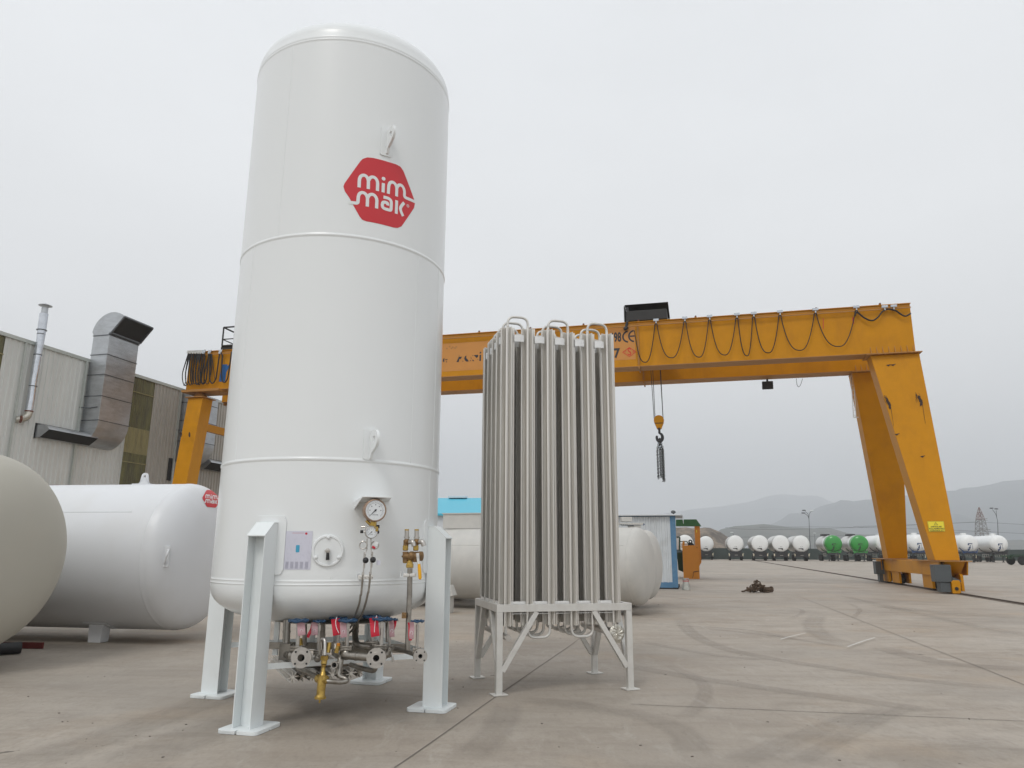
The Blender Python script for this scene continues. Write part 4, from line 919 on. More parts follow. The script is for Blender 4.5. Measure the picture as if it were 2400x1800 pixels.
# dome fittings: point on right dome from pixel
def dome_pt(c, ax, R, k, u, w_, out=0.0):
    d = ray(u, w_); o = CAM-c; A = ax.dot(d); B = ax.dot(o)
    best = None; t = 8.0
    def F(t): 
        p = o+d*t; h = p.dot(ax)
        if h < 0: return (p-ax*h).length/R-1
        r = (p-ax*h).length/R; s_ = min(1, h/(k*R)); return r - max(0, cos(math.asin(min(1, s_**(1/.9)))))**.8 if s_ < 1 else 1.0
    prev = F(t)
    while t < 22:
        t += .01; f_ = F(t)
        if prev > 0 >= f_: return CAM+d*(t-.005)
        prev = f_
    return None
pl0 = dome_pt(c2, ax2, R2, .40, 388, 1304)
if pl0:
    nn_ = ((pl0-c2)-ax2*((pl0-c2).dot(ax2)*.2)).normalized(); tn = ZUP.cross(nn_).normalized(); un = nn_.cross(tn)
    mb = MB(); mb.prism([(-.10, -.16), (.06, -.16), (.06, .16), (-.06, .16), (-.10, .12)], pl0-nn_*.02, tn, un, nn_, .035)
    mb.tube([pl0+tn*.0-un*.12+nn_*.015, pl0+tn*.02-un*.05+nn_*.05, pl0+tn*.05+un*.03+nn_*.075, pl0+tn*.05+un*.09+nn_*.045, pl0+tn*.03+un*.1+nn_*.01], .016, 8, smooth=.03)
    obj('side_lug', mb, mWhite2, ves, angle=30, bevel=.004)
# emblem on the dome: mapped along height and around the axis
pe = dome_pt(c2, ax2, R2, .40, 492, 1170)
if pe:
    KR = .40*R2
    def dF(p):                       # < 0 inside the dished head
        q = p-c2; h = q.dot(ax2); r = (q-ax2*h).length/R2
        if h < 0: return r-1
        return 1.0 if h >= KR else r-max(0, cos(math.asin((h/KR)**(1/.9))))**.8
    last = [pe]
    def dome_map(x, y, o):
        d = ray(493+x*52, 1170-y*56+x*6); t = 11.2
        while t < 14.5 and dF(CAM+d*t) > 0: t += .04
        if t >= 14.5: p = last[0]
        else:
            lo, hi = t-.04, t
            for _ in range(12):
                m_ = (lo+hi)/2
                if dF(CAM+d*m_) > 0: lo = m_
                else: hi = m_
            p = CAM+d*lo; last[0] = p
        n_ = (p-(c2-ax2*.25)).normalized(); return p+n_*(o*1.5)-d.normalized()*o
    logo(dome_map, ves, .036)
# near-left cream vessel
s1, t1, R1 = 7.545, 18.464, 1.2873
c1 = W(s1, t1, R1+.15); ax1 = ND.copy(); y1 = atan2(ND.y, ND.x)
ve = thing('horizontal_tank', 'matt cream-coloured vessel whose rounded end fills the left edge of the yard', 'pressure vessel', (c1.x, c1.y, 0))
mb = MB(); dished(mb, c1, y1, R1, .604, 4.0); obj('shell', mb, mCream, ve, angle=60)
for x in (-.9, -3.2):
    for sg in (-1, 1):
        b_ = c1+ax1*x+V((sin(y1), -cos(y1), 0))*sg*.45; mb = MB(); mb.box((b_.x, b_.y, .17), (.22, .2, .33), Matrix.Rotation(y1, 3, 'Z')); obj('leg', mb, mCream, ve, smooth=False)
# middle primer-grey vessels behind the vaporizer
def mid_vessel(c, yaw, R, k, L, label, boxed):
    v_ = thing('horizontal_tank', label, 'pressure vessel', (c.x, c.y, 0), 'primed vessels behind the vaporizer')
    mb = MB(); ax = dished(mb, c, yaw, R, k, L); obj('shell', mb, mPrimer, v_, angle=55); sd_ = V((sin(yaw), -cos(yaw), 0))
    for x in (-.6, -2.6, -L+.8):
        for sg in (-1, 1):
            b_ = c+ax*x+sd_*sg*.42; zt = c.z-sqrt(R*R-.42**2)+.05; mb = MB(); mb.prism([(-.13, .003), (.13, .003), (.17, zt), (-.17, zt)], V((b_.x, b_.y, 0))-sd_*.1, ax, ZUP, sd_, .2); obj('leg', mb, mPrimer, v_, smooth=False, bevel=.004)
    mb = MB(); mb.tube([c+ax*(-L+.1*j)+(sd_*cos(.55)+ZUP*sin(.55))*R for j in range(int(L*10))], .006, 6); obj('weld_seam', mb, mPrimer, v_)
    mb = MB(); mb.tube([c+ax*(-.42)+(sd_*cos(t*2*pi/60)+ZUP*sin(t*2*pi/60))*R for t in range(61)], .006, 6, False); obj('weld_seam', mb, mPrimer, v_)
    return v_, ax, sd_
cm = V((3.10, 18.33, .9264+.219)); ym = -.4555
v3, ax3, sd3 = mid_vessel(cm, ym, .9264, .37, 7.0, 'primed grey-white vessel, the nearer of two domed ends right of the vaporizer', True)
mb = MB(); a_ = px(1038, 1239, 20.6); b_ = px(1300, 1236, 19.7); h_ = .40
bb = (b_-a_); bb.z = 0; L_ = bb.length; bb.normalize(); mb.prism([(0, 0), (L_, 0), (L_, h_), (0, h_)], V((a_.x, a_.y, a_.z)), bb, ZUP, V((-bb.y, bb.x, 0)), .7)
mb.prism([(-.03, h_), (L_+.03, h_), (L_+.03, h_+.025), (-.03, h_+.025)], V((a_.x, a_.y, a_.z))-V((-bb.y, bb.x, 0))*.03, bb, ZUP, V((-bb.y, bb.x, 0)), .76)
obj('valve_cabinet', mb, mPrimer, v3, smooth=False)
cm2 = cm + V((.66, 2.4, 0.0)); v4, ax4, sd4 = mid_vessel(cm2, ym, .93, .37, 7.0, 'primed grey-white vessel half hidden behind its twin, beside the blue-framed shed', False)
# equipment box on the nearer vessel, right of the vaporizer
mb = MB(); q = px(1478, 1228, 19.9); mb.box(q, (.62, .4, .05)); mb.box(q+V((-.12, -.02, .12)), (.28, .3, .12)); mb.box(q+V((.1, 0, -.07)), (.3, .34, .06)); obj('lid_fitting', mb, mPrimer, v4, smooth=False)
mb = MB(); q = px(1489, 1235.5, 19.95); mb.box(q, (.22, .1, .025)); obj('dark_gap', mb, mHole, v4, smooth=False)
mb = MB()
for k in range(7): mb.sphere(px(1456+k*4.6, 1230+.3*k, 19.7), .022, 8)
obj('stud_row', mb, mFlange, v4)
mb = MB(); mb.box(px(1495, 1228.5, 19.9), (.13, .06, .035)); mb.lathe([(0, .028), (.03, .028)], px(1508, 1229, 19.9), V((0, -1, 0)), 12); obj('blue_fitting', mb, mBlueCh, v4, smooth=False)
# left-of-vaporizer support stands seen under the vessels
mb = MB(); g = gz(1052, 1438); mb.prism([(-.14, 0.002), (.02, 0.002), (.02, .40), (.10, .42), (.0, .66), (-.30, .66), (-.14, .42)], g, V((1, -.2, 0)).normalized(), ZUP, V((.2, 1, 0)).normalized(), .35)
tag(obj('support_stand', mb, mPrimer, smooth=False), 'pale bent-plate support stand glimpsed between the tall tank leg and the vaporizer', 'stand')

# red-oxide beam and dark pipe on the ground at far left
g = gz(97, 1520); mb = MB(); A = gz(100, 1521)+V((0, 0, .05)); B = gz(-60, 1519)+V((-.4, 0, .05)); bar(mb, A, B, .03, .09); bar(mb, A+V((-.8, -.12, 0)), B+V((0, -.3, 0)), .12, .02)
tag(obj('steel_beam', mb, mRedIron, smooth=False), 'red-oxide steel flat lying on the concrete under the cream vessel', 'steel beam')
mb = MB(); A = gz(48, 1532); B = gz(-80, 1541); mb.lathe([(0, .001), (0, .075), (.01, .082), ((B-A).length, .082)], A+V((0, 0, .085)), B-A, 20)
tag(obj('black_pipe', mb, mBlack), 'short black pipe lying beside the red-oxide flat at the left edge', 'pipe')

# ================================================================ GANTRY CRANE
crane = thing('gantry_crane', 'large orange-yellow double-girder gantry crane spanning the yard on two A-shaped legs', 'crane', W(35.3, 0, 0))
GZ0, GZ1 = 9.90, 12.03; TL = 36.05
def cpoly(mb, pts8): mb.add(pts8, [(0, 1, 2, 3), (7, 6, 5, 4), (0, 4, 5, 1), (1, 5, 6, 2), (2, 6, 7, 3), (3, 7, 4, 0)]); return mb
girders = []
for gi, s0_ in enumerate((33.25, 36.42)):
    mb = MB(); mb.prism([(0, GZ0), (.80, GZ0), (.80, GZ1), (0, GZ1)], W(s0_, -.07, 0), RD, ZUP, -ND, TL+.07)
    gd = obj('girder', mb, mYel, crane, smooth=False, bevel=.01); girders.append(gd)
    mb = MB(); mb.prism([(-.06, GZ1+.002), (.86, GZ1+.002), (.86, GZ1+.03), (-.06, GZ1+.03)], W(s0_, -.09, 0), RD, ZUP, -ND, TL+.11); obj('top_flange', mb, mYel, gd, smooth=False)
    mb = MB(); mb.prism([(-.04, GZ0-.03), (.84, GZ0-.03), (.84, GZ0-.002), (-.04, GZ0-.002)], W(s0_, -.05, 0), RD, ZUP, -ND, TL+.05); obj('bottom_flange', mb, mYelD, gd, smooth=False)
    mb = MB(); mb.prism([(-.03, 0), (.03, 0), (.03, .06), (-.03, .06)], W(s0_+(.62 if gi == 0 else .18), .3, GZ1+.032), RD, ZUP, -ND, TL-.6); obj('trolley_rail', mb, mRailS, gd, smooth=False)
    # bolted splice
    for t_ in (11.62,):
        mb = MB(); mb.box(W(s0_-.012, t_, (GZ0+GZ1)/2), (.05, .03, GZ1-GZ0-.12), Matrix.Rotation(-RA, 3, 'Z')); mb.box(W(s0_+.4, t_, GZ0-.07), (.06, .9, .10), Matrix.Rotation(-RA, 3, 'Z'))
        for k in range(20):
            for q in (-.06, .06): mb.sphere(W(s0_-.02, t_+q, GZ0+.1+k*.1), .018, 6)
        obj('splice_plate', mb, mYelD, gd, smooth=False)
g0 = girders[0]; SF = 33.25-.006
# rail stops / studs on the edge
for t_ in [1.1+2.62*k for k in range(14)]:
    mb = MB(); mb.prism([(-.06, 0), (.06, 0), (.04, .12), (-.02, .12)], W(33.3, t_, GZ1+.03), ND, ZUP, RD, .06); obj('rail_clip', mb, mRust, g0, smooth=False)
# cable track and festoon
mb = MB(); mb.prism([(-.05, 0), (.0, 0), (.0, .05), (-.05, .05)], W(33.13, -.05, 11.80), RD, ZUP, -ND, TL); mb.prism([(-.01, 0), (.0, 0), (.0, .02), (-.01, .02)], W(33.2, -.05, 11.93), RD, ZUP, -ND, TL); trk = obj('festoon_track', mb, mYelD, g0, smooth=False)
SFe = 33.08
def onplane(u, w_, s_=SFe):
    d = ray(u, w_); t = (s_-CAM.dot(RD))/d.dot(RD); return CAM+d*t
c1_ = lambda x, y: (1400+x/2.765, 680+y/2.765)
hang = [(1480+0.0, 746), (1537.5, 753), (1605, 748), (1663, 744), (1727, 739.5), (1766.5, 737), (1828, 733), (1911, 728), (2007, 722)]
lows = [(1512, 849), (1574, 838.5), (1639, 837), (1699, 832), (1751.5, 834), (1801, 827), (1875, 821), (1965.5, 812)]
pts = []
def festoon(A, lo, B, w_=7, n=20):
    out = []
    for k in range(n+1):
        f_ = k/n; x = A[0]+(B[0]-A[0])*f_; xm = lo[0]
        # rounded U: steep sides
        g_ = (x-xm)/((B[0]-xm) if x > xm else (xm-A[0])); yb = lo[1]; yt = (B[1] if x > xm else A[1])
        y = yb + (yt-yb)*abs(g_)**2.6; out.append((x, y))
    return out
for i, lo in enumerate(lows):
    A, B = hang[i], hang[i+1]
    if i == 0: A = (1484, 763)
    mid = festoon((A[0]+3, A[1]+12), lo, (B[0]-3, B[1]+12)); mb = MB(); mb.tube([onplane(*q) for q in mid], .022, 6); obj('festoon_cable', mb, mCable, trk)
    mb = MB(); c_ = [onplane(B[0]+dx, B[1]+dy) for dx, dy in ((-3, 12), (-2.5, 7), (0, 5), (2.5, 7), (3, 12))]; mb.tube(c_, .028, 6); obj('festoon_cable', mb, mCable, trk)
c6_ = lambda x, y: (1920+x/6.144, 680+y/6.144)
for pl_ in ([(515, 370), (525, 325), (555, 320), (640, 395), (720, 435), (780, 440), (850, 390), (905, 310), (945, 285)], [(945, 285), (1000, 268), (1060, 285)], [(1060, 285), (1110, 295), (1175, 350), (1240, 378), (1280, 360), (1320, 335)]):
    mb = MB(); mb.tube([onplane(*c6_(*q)) for q in pl_], .035, 6, smooth=.2); obj('festoon_cable', mb, mCable, trk)
for (u, w_) in hang[1:] + [c6_(942, 255), c6_(1072, 245)]:
    mb = MB(); p_ = onplane(u, w_-3, 33.06); mb.box(p_, (.24, .10, .10), Matrix.Rotation(-RA, 3, 'Z')); mb.box(p_-V((0, 0, .10)), (.05, .04, .12), Matrix.Rotation(-RA, 3, 'Z')); obj('cable_carriage', mb, mClip, trk, smooth=False)
# bundled loops at the left end
cl_ = lambda x, y: (390+x/8.294, 760+y/8.294)
for k, (xt, xb, yb, sp) in enumerate(((430, 345, 1200, 40), (440, 400, 1205, 35), (480, 460, 1215, 40), (520, 500, 1190, 38), (575, 545, 1180, 40), (630, 590, 1200, 40), (680, 640, 1205, 38), (720, 700, 1185, 42), (600, 610, 1195, 55), (840, 790, 1180, 60), (850, 890, 1170, 60))):
    for off in (0, 14):
        A = (xt-12+off, 575); B = (xt+16+off, 575); pl_ = [A, (xb-sp+off*.5, 950), (xb-sp*.9+off*.5, 1100), (xb+off*.3, yb), (xb+sp*.9, 1100), (xb+sp*.7, 950), B]
        mb = MB(); mb.tube([onplane(*cl_(*q), SFe-.05*(k % 3)) for q in pl_], .017, 6, smooth=.7); obj('festoon_cable', mb, mCable, trk)
for pl_ in ([(860, 575), (865, 900), (830, 1080), (890, 1172), (960, 1060), (1010, 700), (1030, 555)], [(1050, 540), (1085, 600), (1060, 950), (1080, 1110), (1130, 1145), (1185, 1060), (1225, 800), (1262, 530)], [(740, 575), (735, 700), (680, 950), (668, 1100), (710, 1185), (770, 1080), (795, 800), (815, 570)]):
    for off in (0, 12):
        mb = MB(); mb.tube([onplane(*cl_(x+off, y), SFe) for x, y in pl_], .02, 6, smooth=.5); obj('festoon_cable', mb, mCable, trk)
for x in (432, 480, 530, 580, 632, 680, 725, 838, 1045):
    mb = MB(); y = 538-(x-432)*.03; a_ = onplane(*cl_(x, y), SFe); mb.prism([(-.12, .08), (.12, .08), (.04, -.14), (-.04, -.14)], a_, ND, ZUP, RD, .03); mb.lathe([(0, .06), (.08, .06)], onplane(*cl_(x, 560), SFe-.05), -RD, 8); obj('cable_carriage', mb, mClip if x > 700 else mAluF, trk, smooth=False)
# lettering on the near girder
GX = ND; GY_ = ZUP; SFL = 33.245
def onface(u, w_, s_=SFL):
    return onplane(u, w_, s_)
def t_of(p): return RC - p.dot(ND)
pa, pb = onface(1437, 790, SFL), onface(1492, 770, SFL)
mb = MB(); A = onface(1425, 770); B = onface(1490, 842); mb.add([A, V((B.x, B.y, A.z)), B, V((A.x, A.y, B.z))], [(0, 1, 2, 3)]); obj('faded_patch', mb, mFade, g0, smooth=False)
mb = MB(); A = onface(1036, 806); B = onface(1200, 862); mb.add([A, V((B.x, B.y, A.z)), B, V((A.x, A.y, B.z))], [(0, 1, 2, 3)]); obj('faded_patch', mb, mFade, g0, smooth=False)
SL2 = 33.238
lett = MB()
c7 = lambda x, y: (1360+x/7.373, 690+y/7.373)
lett.merge(text_mb('698', .62, onface(*c7(612, 748), SL2), GX, GY_, .022, 0, .001, .56)); lett.merge(text_mb('7', .62, onface(*c7(630, 1022), SL2), GX, GY_, .024, 0, .001, .85))
def arc_stroke(mb, c, r, w_, a0, a1, n=24):
    pr_ = None
    for k in range(n+1):
        th = radians(a0+(a1-a0)*k/n); o_ = c+GX*(r+w_/2)*cos(th)+GY_*(r+w_/2)*sin(th); i_ = c+GX*(r-w_/2)*cos(th)+GY_*(r-w_/2)*sin(th)
        if pr_: mb.add([pr_[0], pr_[1], i_, o_], [(0, 1, 2, 3)])
        pr_ = (o_, i_)
cc1, cc2 = onface(*c7(835, 728), SL2), onface(*c7(938, 718), SL2)
arc_stroke(lett, cc1, .265, .075, 97, 263); arc_stroke(lett, cc2, .265, .075, 97, 263); q = cc2; lett.add([q-GX*.22-ZUP*.035, q+GX*.0-ZUP*.035, q+GX*.0+ZUP*.035, q-GX*.22+ZUP*.035], [(0, 1, 2, 3)])
# peeled remains of black letters
c8 = lambda x, y: (1030+x/8.292, 740+y/8.292)
frag = [[(330, 900), (375, 800), (385, 745), (385, 800), (440, 795), (410, 840), (385, 840), (375, 898)], [(480, 830), (495, 790), (525, 770), (520, 820), (550, 850), (570, 885), (530, 893), (495, 870)], [(445, 870), (468, 890), (448, 892)],
        [(585, 880), (620, 848), (612, 870), (592, 886)], [(605, 790), (625, 830), (612, 838)], [(640, 880), (645, 845), (670, 870), (665, 885)], [(665, 765), (750, 758), (752, 790), (722, 822), (690, 790)], [(640, 765), (660, 768), (645, 790)],
        [(775, 880), (780, 762), (810, 757), (805, 876)], [(785, 705), (812, 700), (810, 730), (780, 735)], [(62, 870), (75, 835), (98, 825), (92, 900), (72, 898)], [(110, 850), (158, 840), (150, 860), (112, 864)], [(125, 890), (145, 885), (145, 903), (128, 905)], [(735, 845), (755, 850), (750, 862)]]
for p_ in frag:
    vs = [onface(*c8(*q), SL2) for q in p_]; lett.add(vs, [tuple(range(len(vs)))])
obj('black_lettering', lett, mInk, g0, smooth=False)
mb = MB()
for (x, y) in ((135, 635), (190, 600), (225, 635), (250, 610), (295, 630), (320, 605)): mb.box(onface(*c8(x+8, y), SL2), (.08, .003, .07), Matrix.Rotation(-RA, 3, 'Z') @ Matrix.Rotation(.5, 3, 'Y'))
obj('faint_lettering', mb, mYelD, g0, smooth=False)
# red diamond certification mark
mTSE = mat('orange_red_print', (0.60, 0.03, 0.008), 0.5)
dm = MB(); D4 = [onface(*c7(725, 1000), SL2), onface(*c7(848, 910), SL2), onface(*c7(970, 992), SL2), onface(*c7(850, 1083), SL2)]; cD = sum(D4, V())/4
for i in range(4):
    a_, b_ = D4[i], D4[(i+1) % 4]; ai, bi = cD+(a_-cD)*.86, cD+(b_-cD)*.86; dm.add([a_, b_, bi, ai], [(0, 1, 2, 3)])
dm.merge(text_mb('S', .50, cD, GX, GY_, .004, 0, .001, .85)); dm.merge(text_mb('T', .22, cD-GX*.2, GX, GY_, -.002, 0, .001, 1.0)); dm.merge(text_mb('E', .22, cD+GX*.2, GX, GY_, -.002, 0, .001, 1.0))
obj('diamond_mark', dm, mTSE, g0, smooth=False)
mb = MB(); p_ = [(1075, 780), (1190, 780), (1180, 815), (1240, 770), (1190, 890), (1165, 930), (1140, 1115), (1020, 1115)]
mb.add([onface(*cl_(*q), SL2) for q in p_], [tuple(range(8))]); obj('blue_letter', mb, mBlueLet, g0, smooth=False)
mb = MB()
for (x, y, w_, h_) in ((55, 480, 8, 150), (478, 420, 16, 60), (488, 465, 12, 40)):
    mb.add([onface(*c6_(x, y-h_/2), SL2), onface(*c6_(x+w_, y-h_/2), SL2), onface(*c6_(x+w_, y+h_/2), SL2), onface(*c6_(x, y+h_/2), SL2)], [(0, 1, 2, 3)])
obj('red_paint_mark', mb, mTagRed, g0, smooth=False)

# legs of the right side: tapered box sections; faces given as (t range, s range) at bottom z=1.21 and top z=9.84
def box_leg(name, b, tp, z0, z1, m=mYel):
    mb = MB(); vs = [W(b[2], b[0], z0), W(b[2], b[1], z0), W(b[3], b[1], z0), W(b[3], b[0], z0), W(tp[2], tp[0], z1), W(tp[2], tp[1], z1), W(tp[3], tp[1], z1), W(tp[3], tp[0], z1)]
    mb.add(vs, [(3, 2, 1, 0), (4, 5, 6, 7), (0, 1, 5, 4), (1, 2, 6, 5), (2, 3, 7, 6), (3, 0, 4, 7)]); return obj(name, mb, m, crane, smooth=False, bevel=.012)
lgA = box_leg('leg', (-.45, .42, 32.3, 33.3), (-.22, 1.70, 33.32, 34.08), 1.215, 9.82)
lgB = box_leg('leg', (-.45, .42, 39.7, 40.7), (-.22, 1.85, 36.5, 37.3), 1.215, 9.82)
for nm, s0_ in (('A', 33.25), ('B', 36.42)):
    mb = MB(); mb.prism([(-.13, 9.83), (.95, 9.83), (.95, 9.865), (-.13, 9.865)], W(s0_, -.30, 0), RD, ZUP, -ND, 2.15)
    for k in range(9):
        for q in (-.09,): mb.sphere(W(s0_+q, -.15+k*.25, 9.825), .03, 6)
    for k in range(8): mb.prism([(-.10, 0), (.0, 0), (0, .32)], W(s0_, -.02+k*.24+.015, 9.866), RD, ZUP, -ND, .02)
    obj('joint_flange', mb, mYelD, lgA if nm == 'A' else lgB, smooth=False)
# end truck beam
mb = MB(); mb.prism([(32.2, .62), (40.9, .62), (41.9, 1.17), (31.4, 1.17)], W(0, .35, 0), RD, ZUP, ND, .7); et = obj('end_truck', mb, mYel, crane, smooth=False, bevel=.01)
for (a, b) in ((31.28, 35.0), (38.4, 42.6)):
    mb = MB(); mb.prism([(a, 1.175), (b, 1.175), (b, 1.205), (a, 1.205)], W(0, .55, 0), RD, ZUP, ND, 1.1); obj('end_plate', mb, mYelD, et, smooth=False)
for a, sg in ((32.0, 1), (41.6, -1)):
    mb = MB(); mb.prism([(-.5, 0), (.5, 0), (.5, -.52), (.18, -.72), (-.18, -.72), (-.3, -.4)], W(a+.1*sg, .48, 1.17), RD*sg, ZUP, ND, .05); obj('gusset_plate', mb, mYel, et, smooth=False); mb = MB(); mb.prism([(-.5, 0), (.5, 0), (.35, -.52), (-.3, -.5)], W(a+.1*sg, -.46, 1.17), RD*sg, ZUP, ND, .05)
    obj('gusset_plate', mb, mYel, et, smooth=False)
for (a, b, sg) in ((31.55, 33.0, 1), (33.6, 34.9, 0), (38.7, 40.0, 0), (40.6, 43.0, -1)):
    mb = MB(); mb.prism([(a, .09), (b, .09), (b, .66), (b-.1, .72), (a+.1, .72), (a, .66)], W(0, .26, 0), RD, ZUP, ND, .10); mb.prism([(a, .09), (b, .09), (b, .66), (b-.1, .72), (a+.1, .72), (a, .66)], W(0, -.16, 0), RD, ZUP, ND, .10)
    tr_ = obj('wheel_box', mb, mYel, et, smooth=False, bevel=.008)
    mb = MB(); mb.lathe([(0, .23), (.22, .23)], W((a+b)/2, .11, .285), ND, 20); mb.lathe([(0, .27), (.03, .27)], W((a+b)/2, .14, .31), ND, 20); obj('wheel', mb, mDkGrey, tr_)
# front bumper casting
mb = MB(); mb.prism([(-.26, .02), (.02, .02), (.04, .42), (-.0, .50), (-.20, .50), (-.26, .44)], W(31.16, .01, 0), ND, ZUP, RD, .5); bu = obj('bumper_casting', mb, mYel, et, smooth=False, bevel=.02)
mb = MB(); mb.lathe([(0, .065), (.02, .06), (.025, .001)], W(31.155, .13, .20), -RD, 16); obj('rubber_buffer', mb, mBlack, bu)
for s0_, ta, tb, sg in ((31.22, .22, .78, 1), (41.0, .36, .74, 1)):
    mb = MB(); mb.prism([(ta, .43), (tb, .43), (tb, 1.06), (ta, 1.06)], W(s0_, 0, 0), -ND, ZUP, RD, .55); m2 = obj('drive_motor_cover', mb, mDkGrey, et, smooth=False, bevel=.012)
    mb = MB(); mb.prism([(ta+.06, .06), (tb-.14, .06), (tb-.14, .428), (ta+.06, .428)], W(s0_+.04, 0, 0), -ND, ZUP, RD, .45); obj('drive_motor', mb, mDkGrey, m2, smooth=False, bevel=.02)
mb = MB(); mb.prism([(-.22, .62), (.06, .50), (.06, .44), (-.22, .46)], W(31.2, .0, 0), ND, ZUP, RD, .1); obj('rail_sweep', mb, mDkGrey, et, smooth=False)
# scorch marks and sign on the near leg
def legface(u, w_):      # front face plane of the near right leg
    A, B, C_ = W(32.3, -.45, 1.215), W(32.3, .42, 1.215), W(33.32, -.22, 9.82); nn_ = (B-A).cross(C_-A).normalized(); d = ray(u, w_); t = (A-CAM).dot(nn_)/d.dot(nn_); return CAM+d*t - d.normalized()*.02
random.seed(11)
for (cx_, cy_, hgt) in ((1890, 735, 60), (2095, 715, 65)):
    mb = MB(); n = 18; pts = []
    for k in range(n):
        th = 2*pi*k/n; r = (hgt*.32 if abs(cos(th)) > .5 else hgt*.62)*random.uniform(.75, 1.15); pts.append(c1_(cx_+r*cos(th)*.55+ (8 if sin(th) > 0 else -14)*abs(sin(th)), cy_+r*sin(th)))
    mb.add([legface(*p) for p in pts], [tuple(range(n))])
    for k in range(14):
        x0 = cx_-25+random.uniform(-12, 18); y0 = cy_-30+random.uniform(-25, 25); mb.add([legface(*c1_(x0, y0)), legface(*c1_(x0+3, y0)), legface(*c1_(x0+14, y0+26))], [(0, 1, 2)])
    mb.add([legface(*c1_(cx_+10, cy_+20)), legface(*c1_(cx_+13, cy_+20)), legface(*c1_(cx_+32, cy_+150)), legface(*c1_(cx_+30, cy_+150))], [(0, 1, 2, 3)])
    obj('scorch_mark', mb, mScorch, lgA, smooth=False)
mb = MB()
for (x, y) in ((1915, 483), (1885, 485), (2105, 1076), (1940, 933)):
    mb.add([legface(*c1_(x-14, y)), legface(*c1_(x+22, y-6)), legface(*c1_(x+8, y+4)), legface(*c1_(x+2, y+10))], [(0, 1, 2, 3)])
obj('paint_chip', mb, mScorch, lgA, smooth=False)
c4_ = lambda x, y: (2000+x/4.1475, 1080+y/4.1475)
sA, sB, sC, sD = [legface(*c4_(*q)) for q in ((717, 588), (880, 587), (893, 687), (735, 689))]
mb = MB(); mb.add([sA, sB, sC, sD], [(3, 2, 1, 0)]); sg_ = obj('warning_sign', mb, mSignY, lgA, smooth=False)
sx = ((sB-sA)+(sC-sD)).normalized(); sy = ((sA-sD)+(sB-sC)); sy = (sy-sx*sy.dot(sx)).normalized(); so = (sA+sB+sC+sD)/4; sw_, shh = (sB-sA).length, (sA-sD).length; so += sx.cross(sy)*.006
mb = text_mb('SAPANLARI', shh*.19, so-sy*shh*.03, sx, sy, .001, 0, .002, 1.0); mb.merge(text_mb('KULLANMADAN', shh*.19, so-sy*shh*.22, sx, sy, .001, 0, .002, .92)); mb.merge(text_mb('KONTROL ET', shh*.19, so-sy*shh*.40, sx, sy, .001, 0, .002, 1.0))
tp_, bl, br_ = so+sy*shh*.42, so+sy*shh*.13-sx*sw_*.12, so+sy*shh*.13+sx*sw_*.12; ct = (tp_+bl+br_)/3
for a_, b_ in ((tp_, bl), (bl, br_), (br_, tp_)): mb.add([a_, b_, ct+(b_-ct)*.78, ct+(a_-ct)*.78], [(0, 1, 2, 3)])
mb.add([ct+sy*shh*.10, ct+sx*shh*.015+sy*shh*.02, ct-sy*shh*.06, ct-sx*shh*.015+sy*shh*.01], [(0, 1, 2, 3)])
for a_, b_ in ((sA, sB), (sB, sC), (sC, sD), (sD, sA)):
    o_ = sx.cross(sy)*.004; k1, k2 = so+(a_-so)*.97, so+(b_-so)*.97; mb.add([k1+o_, k2+o_, so+(k2-so)*.975+o_, so+(k1-so)*.975+o_], [(0, 1, 2, 3)])
obj('sign_text', mb, mInk, sg_, smooth=False)
# ladder on the rear right leg
mb = MB(); 
LR = [(onplane(1994.5+q, 884, 36.9), onplane(2000.5+q, 978, 36.9)) for q in (0, 6)]
for a_, b_ in LR: mb.tube([a_, b_], .018, 6)
for k in range(8): mb.tube([LR[0][0].lerp(LR[0][1], (k+.6)/8), LR[1][0].lerp(LR[1][1], (k+.6)/8)], .012, 6)
mb.tube([LR[0][1], onplane(2012, 978, 36.9)], .025, 6)
obj('access_ladder', mb, mAluF, lgB)
# flood light and loose wires below the rear girder
mb = MB(); q = W(37.2, 5.62, 9.56); mb.box(q, (.52, .12, .40), Matrix.Rotation(-RA, 3, 'Z') @ Matrix.Rotation(.25, 3, 'X')); mb.box(q+V((0, 0, .26)), (.1, .05, .2), Matrix.Rotation(-RA, 3, 'Z')); obj('flood_light', mb, mBlack, crane, smooth=False, bevel=.02)
mb = MB(); mb.tube([px(1866, 887, 39.5), px(1868, 903, 39.5), px(1872, 908, 39.5), px(1877, 901, 39.5), px(1881, 887, 39.5)], .012, 6, smooth=.1); obj('loose_wire', mb, mCable, crane)
# left side legs
def lleg(sb, st_): 
    return box_leg('leg', (34.55, 35.35, sb, sb+.85), (34.75, 35.65, st_, st_+.85), 1.2, 9.42)
l1 = lleg(31.7, 33.02); l2 = lleg(39.2, 36.7)
for st_ in (33.02, 36.7):
    mb = MB(); mb.box(W(st_+.42, 35.2, 9.45), (1.15, 1.1, .04), Matrix.Rotation(-RA, 3, 'Z')); mb.prism([(-.3, 9.47), (.3, 9.47), (.15, 9.72), (-.15, 9.72)], W(st_+.2, 35.2, 0), ND, ZUP, RD, .45); mb.box(W(st_+.5, 34.9, 9.80), (2.3, 1.25, .13), Matrix.Rotation(-RA, 3, 'Z')); obj('pivot_bearing', mb, mYelD, l1 if st_ < 35 else l2, smooth=False, bevel=.01)
mb = MB(); mb.prism([(0, 7.75), (4.4, 7.75), (4.4, 8.15), (0, 8.15)], W(33.5, 35.2, 0), RD, ZUP, ND, .2); obj('leg_strut', mb, mYel, crane, smooth=False)
mb = MB()
